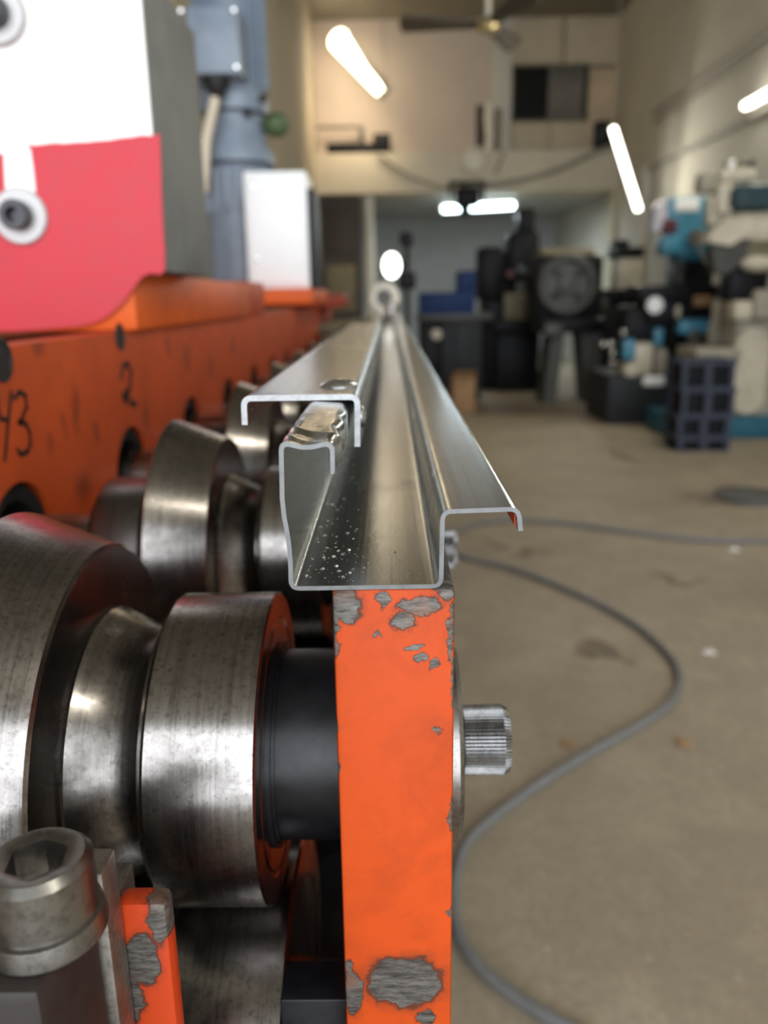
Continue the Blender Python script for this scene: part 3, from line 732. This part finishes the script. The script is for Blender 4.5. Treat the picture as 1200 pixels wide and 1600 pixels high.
# dark C-frame press
Y = 10.5; a = at(790, 600, Y)
cpz = thing('c_frame_press', 'black C-frame punch press beside the navy blue machine', 'press', (a.x, Y+.3, 0))
blk(cpz, 'press_column', 756, 395, 800, 560, Y+.1, .55, 'dark_iron', .04, z0=0)
blk(cpz, 'press_shoulder', 748, 385, 786, 470, Y-.05, .4, 'dark_iron', .06)
blk(cpz, 'press_head', 796, 362, 842, 440, Y-.05, .5, 'dark_iron', .05)
blk(cpz, 'press_motor', 812, 325, 836, 366, Y, .35, 'dark_iron', .04)
blk(cpz, 'press_ram', 806, 440, 832, 470, Y-.08, .25, 'grey_iron', .02)
blk(cpz, 'cream_guard', 788, 458, 830, 500, Y-.12, .05, 'khaki', .02)
blk(cpz, 'press_table', 770, 500, 846, 520, Y-.15, .7, 'dark_iron', .02)
blk(cpz, 'press_base', 776, 520, 842, 590, Y-.05, .6, 'dark_iron', .03, z0=0)
disc(cpz, 'gauge', 815, 421, 6, Y-.06, .04, 'chrome', .5)
disc(cpz, 'red_button', 797, 428, 6, Y-.06, .04, 'maroon')
# flywheel press
Y = 9.2; a = at(890, 600, Y)
fpz = thing('flywheel_press', 'grey eccentric press with a large spoked flywheel on its front', 'press', (a.x, Y+.4, 0))
c = at(886, 445, Y)
r_ = 43*(c-EYE).length/FPX
fw = obj('flywheel', MB().ring((c.x, Y, c.z), (0, 1, 0), r_*.87, r_*.15, 48, 10), M['grey_iron'], fpz)
obj('flywheel_web', MB().lathe((c.x, Y+.02, c.z), (0, -1, 0), [(0, r_*.8), (.02, r_*.8)], 40), M['grey_iron'], fw)
obj('flywheel_hub', MB().lathe((c.x, Y, c.z), (0, -1, 0), [(0, r_*.3), (.08, r_*.28), (.09, r_*.1)], 24), M['grey_iron'], fw)
for k in range(4):
    t = k*math.pi/2 + .75
    obj('flywheel_hole', MB().lathe((c.x+r_*.53*math.cos(t), Y, c.z+r_*.53*math.sin(t)), (0, -1, 0), [(0, r_*.16), (.006, r_*.16)], 20), M['black_rubber'], fw)
blk(fpz, 'press_body', 838, 398, 940, 500, Y+.1, .7, 'dark_iron', .05)
blk(fpz, 'press_crown', 846, 388, 930, 412, Y+.15, .5, 'khaki', .03)
blk(fpz, 'press_table', 846, 498, 946, 520, Y-.1, .8, 'dark_iron', .02)
for (x0, x1, dx) in ((862, 882, -8), (908, 930, 12)):
    p0, p1 = at(x0, 520, Y), at(x1, 520, Y); o0 = p0.z
    k = dx*.008
    obj('press_leg', MB().prism([(p0.x, Y, o0), (p1.x, Y, o0), (p1.x+k, Y, 0), (p0.x+k, Y, 0)], (0, .5, 0)), M['grey_iron'], fpz)
blk(fpz, 'tool_box', 852, 506, 880, 526, Y-.25, .15, 'grey_iron', .02)
obj('crank_cap', MB().ball((at(893, 404, Y).x, Y+.05, at(893, 404, Y).z), .05, 16, 8), M['galv'], fpz)
# cream drill head on dark stand
Y = 10.4; a = at(985, 500, Y)
dp = thing('bench_drill', 'narrow cream drilling machine with a dark cap beside the far pillar', 'machine', (a.x, Y+.2, 0))
blk(dp, 'drill_column_cover', 968, 400, 1003, 455, Y, .3, 'cream_m', .02)
blk(dp, 'drill_cap', 962, 386, 1007, 402, Y-.04, .4, 'dark_iron', .02)
blk(dp, 'drill_motor', 960, 374, 985, 388, Y, .25, 'dark_iron', .04)
blk(dp, 'drill_table', 938, 452, 1010, 470, Y-.1, .5, 'dark_iron', .02)
blk(dp, 'drill_stand', 945, 470, 1008, 560, Y, .4, 'dark_iron', .02, z0=0)
obj('feed_knob', MB().ball(tuple(at(943, 478, Y-.12)), .07, 14, 8, (1, 1, 1.4)), M['grey_iron'], dp)
# cardboard box near the profile
Y = 8.2; p = at(735, 632, Y)
Yc = floorY(645)
a, b_ = at(708, 590, Yc), at(742, 640, Yc)
bx = thing('cardboard_box', 'brown cardboard box on the floor in front of the grey cabinet', 'box', (.5*(a.x+b_.x), Yc+.15, 0))
obj('box_body', MB().box(a.x, b_.x, Yc, Yc+.32, 0, a.z, bev=.004), M['card'], bx)
obj('box_flap', MB().prism([(a.x, Yc, a.z), (b_.x, Yc, a.z), (b_.x, Yc-.10, a.z+.07), (a.x, Yc-.10, a.z+.07)], (0, 0, .005)), M['card'], bx)

# work lamp with its dark stand, close to the end of the line
Y = 7.2; p = at(612, 415, Y); s_ = at(636, 415, Y)
wl = thing('work_lamp', 'lit white work lamp on a dark stand beyond the channel end', 'lamp', (s_.x, Y+.1, 0))
obj('lamp_glass', MB().ball((p.x, Y, p.z), .085, 24, 12, (.85, .5, 1.2)), M['lamp_face'], wl)
obj('lamp_back', MB().lathe((p.x, Y+.02, p.z), (0, 1, 0), [(0, .095), (.05, .08), (.08, .04)], 24), M['dark_iron'], wl)
obj('lamp_pole', MB().cyl((s_.x, Y+.12, 0), (s_.x, Y+.12, at(636, 372, Y).z), .022, n=14), M['dark_iron'], wl)
obj('lamp_arm', MB().cyl((s_.x, Y+.12, p.z), (p.x, Y+.08, p.z), .014, n=12), M['dark_iron'], wl)
blk(wl, 'lamp_switch_box', 624, 362, 646, 384, Y+.1, .1, 'dark_iron', .02)
blk(wl, 'lamp_clamp', 622, 425, 650, 452, Y+.08, .12, 'dark_iron', .02)
obj('lamp_foot', MB().lathe((s_.x, Y+.12, 0), (0, 0, 1), [(0, .2), (.03, .2), (.04, .03)], 28), M['dark_iron'], wl)

# ================================================================== milling machines on the right
Y = 7.9
a = at(1070, 600, Y)
m1 = thing('turret_mill', 'turret mill with cyan head, white name plate and dark table', 'milling machine', (a.x, Y+.3, 0))
blk(m1, 'ram', 1066, 326, 1098, 362, Y+.15, .4, 'cream_d', .02)
hd = blk(m1, 'cyan_head', 1046, 308, 1108, 398, Y, .16, 'cyan_m', .03)
blk(m1, 'name_plate', 1056, 311, 1092, 330, Y-.012, .012, 'label_w', .004)
la = [at(1026, 322, Y-.01), at(1044, 308, Y-.01), at(1043, 338, Y-.01), at(1030, 362, Y-.01), at(1020, 362, Y-.01)]
obj('side_flap', MB().prism(la, (0, .2, 0)), M['lav'], m1)
blk(m1, 'maroon_cover', 1038, 342, 1058, 364, Y-.04, .1, 'maroon', .02)
blk(m1, 'quill_housing', 1036, 366, 1064, 398, Y-.03, .22, 'cyan_m', .04)
blk(m1, 'lower_head', 1060, 388, 1104, 408, Y+.02, .3, 'teal', .03)
disc(m1, 'feed_dial', 1085, 372, 12, Y-.005, .05, 'chrome', .55)
c = at(1064, 398, Y+.12)
obj('spindle', MB().lathe((c.x, c.y, c.z), (0, 0, -1), [(0, .055), (.12, .055), (.13, .035), (.26, .03)], 24), M['grey_iron'], m1)
pA, pB = at(1085, 378, Y-.03), at(1108, 418, Y-.06)
obj('feed_lever', MB().tube([pA, pB], .010, 10), M['chrome'], m1)
obj('lever_knob', MB().ball(tuple(pB), .028, 14, 8), M['dark_iron'], m1)
pA, pB = at(1088, 366, Y-.03), at(1136, 350, Y-.10)
obj('feed_lever', MB().tube([pA, pB], .009, 10), M['chrome'], m1)
blk(m1, 'mill_table', 1000, 446, 1122, 468, Y-.25, .45, 'dark_iron', .015)
blk(m1, 'table_apron', 1015, 466, 1112, 505, Y-.2, .4, 'dark_iron', .02)
blk(m1, 'saddle', 980, 478, 1060, 540, Y-.1, .4, 'dark_iron', .03)
blk(m1, 'column', 1066, 366, 1104, 560, Y+.2, .4, 'dark_iron', .03, z0=0)
blk(m1, 'cyan_gearbox', 1062, 498, 1108, 522, Y-.22, .2, 'cyan_m', .03)
disc(m1, 'crank_wheel', 1083, 526, 11, Y-.23, .05, 'chrome', .6)
blk(m1, 'cyan_cap', 1024, 512, 1036, 540, Y-.2, .12, 'cyan_m', .02)
blk(m1, 'cyan_cap', 976, 530, 992, 562, Y-.3, .15, 'cyan_m', .02)
blk(m1, 'cream_knee', 992, 536, 1020, 586, Y-.28, .3, 'cream_m', .04)
blk(m1, 'cream_knee', 977, 568, 1000, 594, Y-.30, .3, 'cream_m', .04)
blk(m1, 'cream_knee', 1026, 545, 1042, 588, Y-.26, .3, 'cream_d', .03)
blk(m1, 'white_tray', 1006, 588, 1040, 604, Y-.34, .2, 'label_w', .03)
blk(m1, 'mill_base', 952, 586, 1066, 640, Y-.3, .85, 'steel_cab', .02, z0=0)
for (x, y) in ((943, 538), (955, 537), (957, 551), (957, 566), (974, 520)):
    obj('handle_knob', MB().ball(tuple(at(x, y, Y-.36)), .030, 14, 8), M['chrome'], m1)
    pk = at(x, y, Y-.36); obj('handle_rod', MB().cyl(pk, (pk.x+.10, Y-.05, pk.z), .010, n=8), M['grey_iron'], m1)
disc(m1, 'lamp_reflector', 1022, 477, 12, Y-.27, .04, 'label_w')
obj('brass_oiler', MB().ball(tuple(at(1059, 487, Y-.24)), .034, 14, 8, (.8, .8, 1.9)), M['cream_m'], m1)
blk(m1, 'rust_plate', 1085, 462, 1112, 478, Y-.255, .02, 'card', .006)

Y = 6.75
m2 = thing('knee_mill', 'large cream milling machine with slate motor on a teal base', 'milling machine', (at(1180, 690, Y).x, Y+.3, 0))
blk(m2, 'column_spine', 1172, 286, 1240, 470, Y+.36, .3, 'cream_d', .03)
blk(m2, 'overarm', 1095, 268, 1168, 300, Y+.15, .15, 'cream_d', .03)
blk(m2, 'top_shelf', 1128, 262, 1182, 282, Y+.1, .25, 'cream_m', .02)
blk(m2, 'column_upper', 1110, 306, 1150, 352, Y+.12, .12, 'cream_m', .02)
blk(m2, 'side_cover', 1124, 284, 1148, 334, Y+.05, .12, 'cream_m', .03)
mt = blk(m2, 'drive_motor', 1150, 287, 1222, 326, Y-.05, .42, 'teal_motor', .05)
for k in range(5):
    y = 292 + k*7; blk(m2, 'motor_fin', 1152, y, 1222, y+2.5, Y-.062, .02, 'teal_motor', .002)
blk(m2, 'gear_head', 1152, 330, 1225, 378, Y-.02, .35, 'cream_m', .05)
hp = [at(1112, 364, Y-.06), at(1140, 338, Y-.06), at(1160, 342, Y-.06), at(1160, 372, Y-.06), at(1142, 384, Y-.06), at(1108, 378, Y-.06)]
obj('pointed_head', MB().prism(hp, (0, .14, 0)), M['cream_m'], m2)
lh = [at(1112, 384, Y-.03), at(1172, 372, Y-.03), at(1166, 404, Y-.03), at(1136, 428, Y-.03), at(1118, 426, Y-.03)]
obj('lower_casting', MB().prism(lh, (0, .14, 0)), M['grey_iron'], m2)
blk(m2, 'arbor_support', 1156, 378, 1230, 420, Y+.05, .25, 'khaki', .04)
obj('ram_nose', MB().ball(tuple(at(1184, 412, Y-.02)), .12, 18, 9, (1.2, .8, .55)), M['cream_m'], m2)
blk(m2, 'dark_gear_case', 1142, 420, 1200, 470, Y-.02, .25, 'dark_iron', .04)
blk(m2, 'column_lower', 1156, 452, 1235, 560, Y+.05, .4, 'cream_d', .03, z0=.12)
blk(m2, 'knee_block', 1150, 470, 1176, 500, Y-.12, .2, 'cream_m', .03)
blk(m2, 'knee_block', 1182, 452, 1222, 498, Y-.10, .2, 'cream_d', .03)
p0, p1 = at(1152, 512, Y-.03), at(1192, 646, Y-.03)
cxm = .5*(p0.x+p1.x); rr = .5*(p1.x-p0.x); cap = []
for k in range(17): t = math.pi*k/16; cap.append((cxm+rr*math.cos(t), Y-.03, p0.z-rr+rr*math.sin(t)))
for k in range(17): t = math.pi+math.pi*k/16; cap.append((cxm+rr*math.cos(t), Y-.03, p1.z+rr+rr*math.sin(t)))
obj('oval_cover', MB().prism(cap, (0, .08, 0)), M['cream_m'], m2)
blk(m2, 'knee_table', 1090, 545, 1160, 562, Y-.05, .5, 'cream_d', .02)
blk(m2, 'teal_base', 1050, 652, 1240, 680, Y-.02, .7, 'teal', .02, z0=0)
zt2 = at(1150, 262, Y+.1).z
for i, (x, hgt, r__, m, lb) in enumerate(((1134, .05, .022, 'dark_iron', 'leftmost dark oil can on top of the cream mill'), (1142, .085, .028, 'label_w', 'pale bottle among dark cans on top of the cream mill'), (1153, .07, .03, 'khaki', 'khaki can second in the row on the cream mill'), (1164, .06, .03, 'dark_iron', 'dark can fourth in the row on the cream mill'), (1175, .07, .028, 'dark_iron', 'rightmost dark can in the row on the cream mill'))):
    x_ = at(x, 262, Y+.2).x
    cn = thing('oil_can', lb, 'can', (x_, Y+.2, zt2), 'cans on top of the cream mill')
    obj('can_body', MB().lathe((x_, Y+.2, zt2), (0, 0, 1), [(0, r__), (hgt*.75, r__), (hgt*.9, r__*.5)], 16), M[m], cn)
    obj('can_cap', MB().lathe((x_, Y+.2, zt2+hgt*.9), (0, 0, 1), [(0, r__*.45), (hgt*.15, r__*.4)], 12), M['dark_iron'], cn)

# stacked slate-blue crates
p = atz(1100, 706, 0); YK = p.y
cw = at(1143, 690, YK).x - at(1058, 690, YK).x; x0 = at(1058, 690, YK).x
levels = [0, at(1100, 682, YK).z, at(1100, 648, YK).z, at(1100, 606, YK).z, at(1100, 563, YK).z]
names = ('bottom slate blue crate of the stack before the mill', 'second slate blue crate from the floor in the stack', 'third slate blue crate from the floor in the stack', 'topmost slate blue crate of the stack before the mill')
for k in range(4):
    z0, z1 = levels[k], levels[k+1]-.002; th = .034; sx = (0, -.012, .006, -.01)[k]
    cr = thing('crate', names[k], 'crate', (x0+cw/2+sx, YK+.17, z0), 'stacked crates before the mill')
    X0, X1 = x0+sx, x0+cw+sx; D = .34
    obj('crate_rim', MB().box(X0, X1, YK, YK+.03, z1-th, z1).box(X0, X1, YK+D-.03, YK+D, z1-th, z1).box(X0, X0+.03, YK+.03, YK+D-.03, z1-th, z1).box(X1-.03, X1, YK+.03, YK+D-.03, z1-th, z1), M['crate'], cr, 0)
    obj('crate_floor', MB().box(X0+.01, X1-.01, YK+.01, YK+D-.01, z0, z0+.012), M['crate'], cr, 0)
    for xx in (X0+.01, (X0+X1)/2-.028, X1-.05):
        wd = .056 if xx == (X0+X1)/2-.028 else .04
        obj('crate_post', MB().box(xx, xx+wd, YK+.004, YK+.024, z0+.012, z1-th), M['crate'], cr, 0)
    for xx in (X0+.01, X1-.05): obj('crate_post', MB().box(xx, xx+.04, YK+D-.03, YK+D-.01, z0+.012, z1-th), M['crate'], cr, 0)
    obj('crate_contents', MB().box(X0+.03, X1-.03, YK+.05, YK+D-.04, z0+.012, z1-th*.9, bev=.01), M['crate_in'], cr, 0)

# ================================================================== lamps and overhead things
def tube_lamp(label, pa, pb, r, mat, power, col, batten=.0, group=None, ta=1, up=Vector((0, 0, 1))):
    pa, pb = Vector(pa), Vector(pb); d = (pb-pa).normalized(); mid = (pa+pb)/2
    la_ = thing('tube_lamp', label, 'lamp', mid, group)
    obj('tube', MB().lathe(pa, d, [(0, r*.4*ta), (r*.5, r*.9*ta), (r, r*ta), ((pb-pa).length-r, r), ((pb-pa).length-r*.5, r*.9), ((pb-pa).length, r*.4)], 16), M[mat], la_)
    sd = d.cross(up); sd.normalize(); back = sd.cross(d).normalized()
    if back.dot(up) < 0: back = -back
    q = MB(); h = r*1.25
    cs = [back*h+sd*r*.9, back*(h+r*1.2)+sd*r*.9, back*(h+r*1.2)-sd*r*.9, back*h-sd*r*.9]
    q.prism([pa - d*.03 + c for c in cs], d*((pb-pa).length+.06)); obj('batten', q, M['pipe_white'], la_)
    for e in (pa, pb):
        s__ = 1 if e is pa else -1
        obj('tube_holder', MB().cyl(e - d*s__*.025, e + d*s__*.01, r*1.1, n=14), M['pipe_white'], la_)
    l = bpy.data.lights.new('tube_light', 'AREA'); l.shape = 'RECTANGLE'; l.size = .06; l.size_y = (pb-pa).length; l.energy = power; l.color = col
    o_ = bpy.data.objects.new('tube_light', l); COL.objects.link(o_); o_.parent = la_
    zax = back; yax = d; xax = yax.cross(zax)
    o_.matrix_local = Matrix.Translation(-back*r*1.3) @ Matrix((xax, yax, zax)).transposed().to_4x4()
    return la_, back, h + r*1.2
# warm lamp by the upper wall, one tube end swollen to shape its glare
pa, pb = at(526, 58, 12.75), at(597, 148, 12.2)
lw, bk_, _ = tube_lamp('glaring warm tube lamp slanting by the pinkish upper wall', pa, pb, .06, 'tube_warm', 75, (1.0, .80, .55), ta=2.6, up=Vector((0, .25, 1)))
for e in (pa, pb):
    obj('lamp_cord', MB().cyl(e + bk_*.1, (e.x, e.y, HC), .008, n=8), M['pipe_grey'], lw)
pa, pb = at(957, 198, 10.6), at(998, 330, 10.6)
l2, bk_, _ = tube_lamp('bright slanting tube lamp near the far right pilaster', pa, pb, .036, 'tube_white', 22, (1.0, .96, .82), up=Vector((.45, .9, 0)))
obj('lamp_cord', MB().cyl(pa+bk_*.1, (pa.x, pa.y, HC), .008, n=8), M['pipe_grey'], l2)
pa, pb = atx(1163, 166, XR-.12), atx(1250, 118, XR-.12)
l3, bk_, _ = tube_lamp('tube lamp fixed high on the right wall above the mill', pa, pb, .032, 'tube_white', 25, (1.0, .96, .82), up=Vector((1, 0, 0)))
# cool lamp under the mezzanine
pa, pb = at(690, 327, 13.7), at(804, 321, 13.7)
l4, bk_, _ = tube_lamp('cool white tube lamp under the mezzanine beam', pa, pb, .048, 'tube_cool', 60, (.8, .93, 1.0))
for e in (pa, pb):
    obj('lamp_cord', MB().cyl(e+bk_*.12, (e.x, e.y, zb0+.02), .01, n=8), M['dark_iron'], l4)

# unseen ceiling lamps added to brighten the floor in front of the machine
for (x, y, lb) in ((2.6, -1.5, 'unseen fill tube lamp added nearest the street door'), (2.8, 5.2, 'unseen fill tube lamp added over the middle of the hall')):
    tube_lamp(lb, (x-.7, y, HC-.16), (x+.7, y, HC-.16), .05, 'tube_white', 48, (1.0, .95, .82), group='added hall fill lamps')
# ceiling fan
Y = 9.0; c = at(762, 40, Y)
fn = thing('ceiling_fan', 'brown three-bladed ceiling fan hanging from a long rod', 'fan', (c.x, Y, c.z))
obj('fan_rod', MB().cyl((c.x, Y, c.z+.05), (c.x, Y, HC), .03, n=14), M['pipe_white'], fn)
obj('fan_hub', MB().lathe((c.x, Y, c.z-.07), (0, 0, 1), [(0, .05), (.02, .11), (.06, .125), (.10, .11), (.14, .04)], 32), M['brass'], fn)
for (tx, ty, yy) in ((648, 48, Y-.05), (836, -6, Y-.85), (806, 58, Y+.8)):
    e = at(tx, ty, yy); e.z = c.z; d = (e - c); d.z = 0
    d.normalize(); s__ = Vector((-d.y, d.x, 0)); s__ = s__ if s__.y < 0 else -s__; a0 = c + d*.10; a1 = c + d*.85
    tl = Vector((0, 0, .045))
    obj('fan_blade', MB().prism([a0 + s__*.05 + tl*.4, a1 + s__*.085 + tl, a1 + d*.04, a1 - s__*.085 - tl, a0 - s__*.05 - tl*.4], (0, 0, .03)), M['wood_fan'], fn)

# hoist under the beam
Y = 12.55; a = at(728, 300, Y)
ho = thing('chain_hoist', 'black chain hoist hanging in front of the mezzanine beam', 'hoist', (a.x, Y, at(728, 322, Y).z))
blk(ho, 'hoist_body', 713, 292, 750, 322, Y-.1, .25, 'dark_iron', .05)
q0, q1 = at(702, 283, Y), at(757, 300, Y)
hfm = MB().box(q0.x, q1.x, Y-.04, Y+.04, q0.z-.05, q0.z).box(q0.x, q0.x+.05, Y-.04, Y+.04, q1.z-.12, q0.z).box(q1.x-.05, q1.x, Y-.04, Y+.04, q1.z-.12, q0.z)
obj('hoist_bracket', hfm, M['dark_iron'], ho)
obj('hoist_arm', MB().box(a.x-.04, a.x+.04, Y, YM, q0.z-.04, q0.z), M['dark_iron'], ho)
obj('hook_block', MB().ball(tuple(at(726, 322, Y-.02)), .085, 18, 9, (1, .6, 1.1)), M['dark_iron'], ho)
obj('hoist_hook', MB().ring((at(727, 327, Y).x, Y, at(727, 329, Y).z), (0, 1, 0), .06, .022, 24, 8), M['dark_iron'], ho)

# plate shaped as a blurred light, white pipe, ledge clutter and slack cables
Y = YM-.01; c = at(740, 251, Y)
gl = thing('blurred_light_plate', 'round pale plate standing in for a blurred light above the hoist', 'plate', (c.x, Y, c.z-.2))
obj('blurred_light_rim', MB().ring((c.x, Y-.02, c.z), (0, 1, 0), .18, .025), M['beam'], gl)
obj('blurred_light_face', MB().lathe((c.x, YM, c.z), (0, -1, 0), [(0, .17), (.02, .17), (.06, .10), (.07, .03)], 32), M['pipe_white'], gl)
p0, p1 = at(764, 160, YU-.25), at(764, 236, YU-.25)
tag(obj('white_pipe', MB().tube([(p0.x, YU-.25, zb1), (p0.x+.02, YU-.25, zb1+.25), (p0.x-.01, YU-.25, zb1+.5), (p0.x+.01, YU-.25, p0.z)], .065, 14), M['pipe_white']), 'short white upright pipe standing before the little dark door', 'pipe')
lc = thing('ledge_apparatus', 'dark metal apparatus lying on the mezzanine ledge under the warm lamp', 'apparatus', (at(560, 237, YM+.15).x, YM+.2, zb1))
blk(lc, 'long_bar', 510, 224, 590, 237, YM+.12, .15, 'dark_iron', .01, z0=zb1)
blk(lc, 'motor_box', 583, 208, 610, 236, YM+.08, .25, 'dark_iron', .02, z0=zb1)
blk(lc, 'upright', 560, 196, 570, 226, YM+.15, .08, 'grey_iron', .01)
blk(lc, 'top_rail', 494, 197, 566, 200, YM+.17, .04, 'grey_iron', .004)
def cable(label, pts, r, Y):
    P = [at(x, y, Y) for x, y in pts]; S = []
    for i in range(len(P)-1):
        a, b_, c, d = P[max(i-1, 0)], P[i], P[i+1], P[min(i+2, len(P)-1)]
        for k in range(6):
            t = k/6; S.append(.5*((2*b_) + (c-a)*t + (2*a-5*b_+4*c-d)*t*t + (3*b_-a-3*c+d)*t**3))
    S.append(P[-1])
    tag(obj('slack_cable', MB().tube(S, r, 8), M['pipe_grey']), label, 'cable', 'slack cables over the mezzanine beam')
cable('thick slack cable sagging from the right end of the mezzanine beam', [(962, 226), (920, 243), (880, 262), (830, 278), (790, 286), (750, 290)], .038, YM-.06)
cable('thin slack cable sagging from the ledge apparatus to the hoist', [(590, 240), (615, 258), (645, 276), (680, 290), (712, 298)], .022, YM-.06)
cable('short slack cable hanging beside the round plate', [(788, 236), (784, 248), (778, 262), (774, 272)], .022, YM-.024)
sp_ = at(946, 205, YU-.15)
ws = thing('wall_speaker', 'small dark box at the right end of the mezzanine beam', 'box', (sp_.x, YU-.1, zb1))
blk(ws, 'speaker_body', 932, 188, 960, 222, YU-.2, .18, 'dark_iron', .02, z0=zb1)
blk(ws, 'speaker_grille', 936, 192, 956, 216, YU-.215, .02, 'steel_cab', .004)
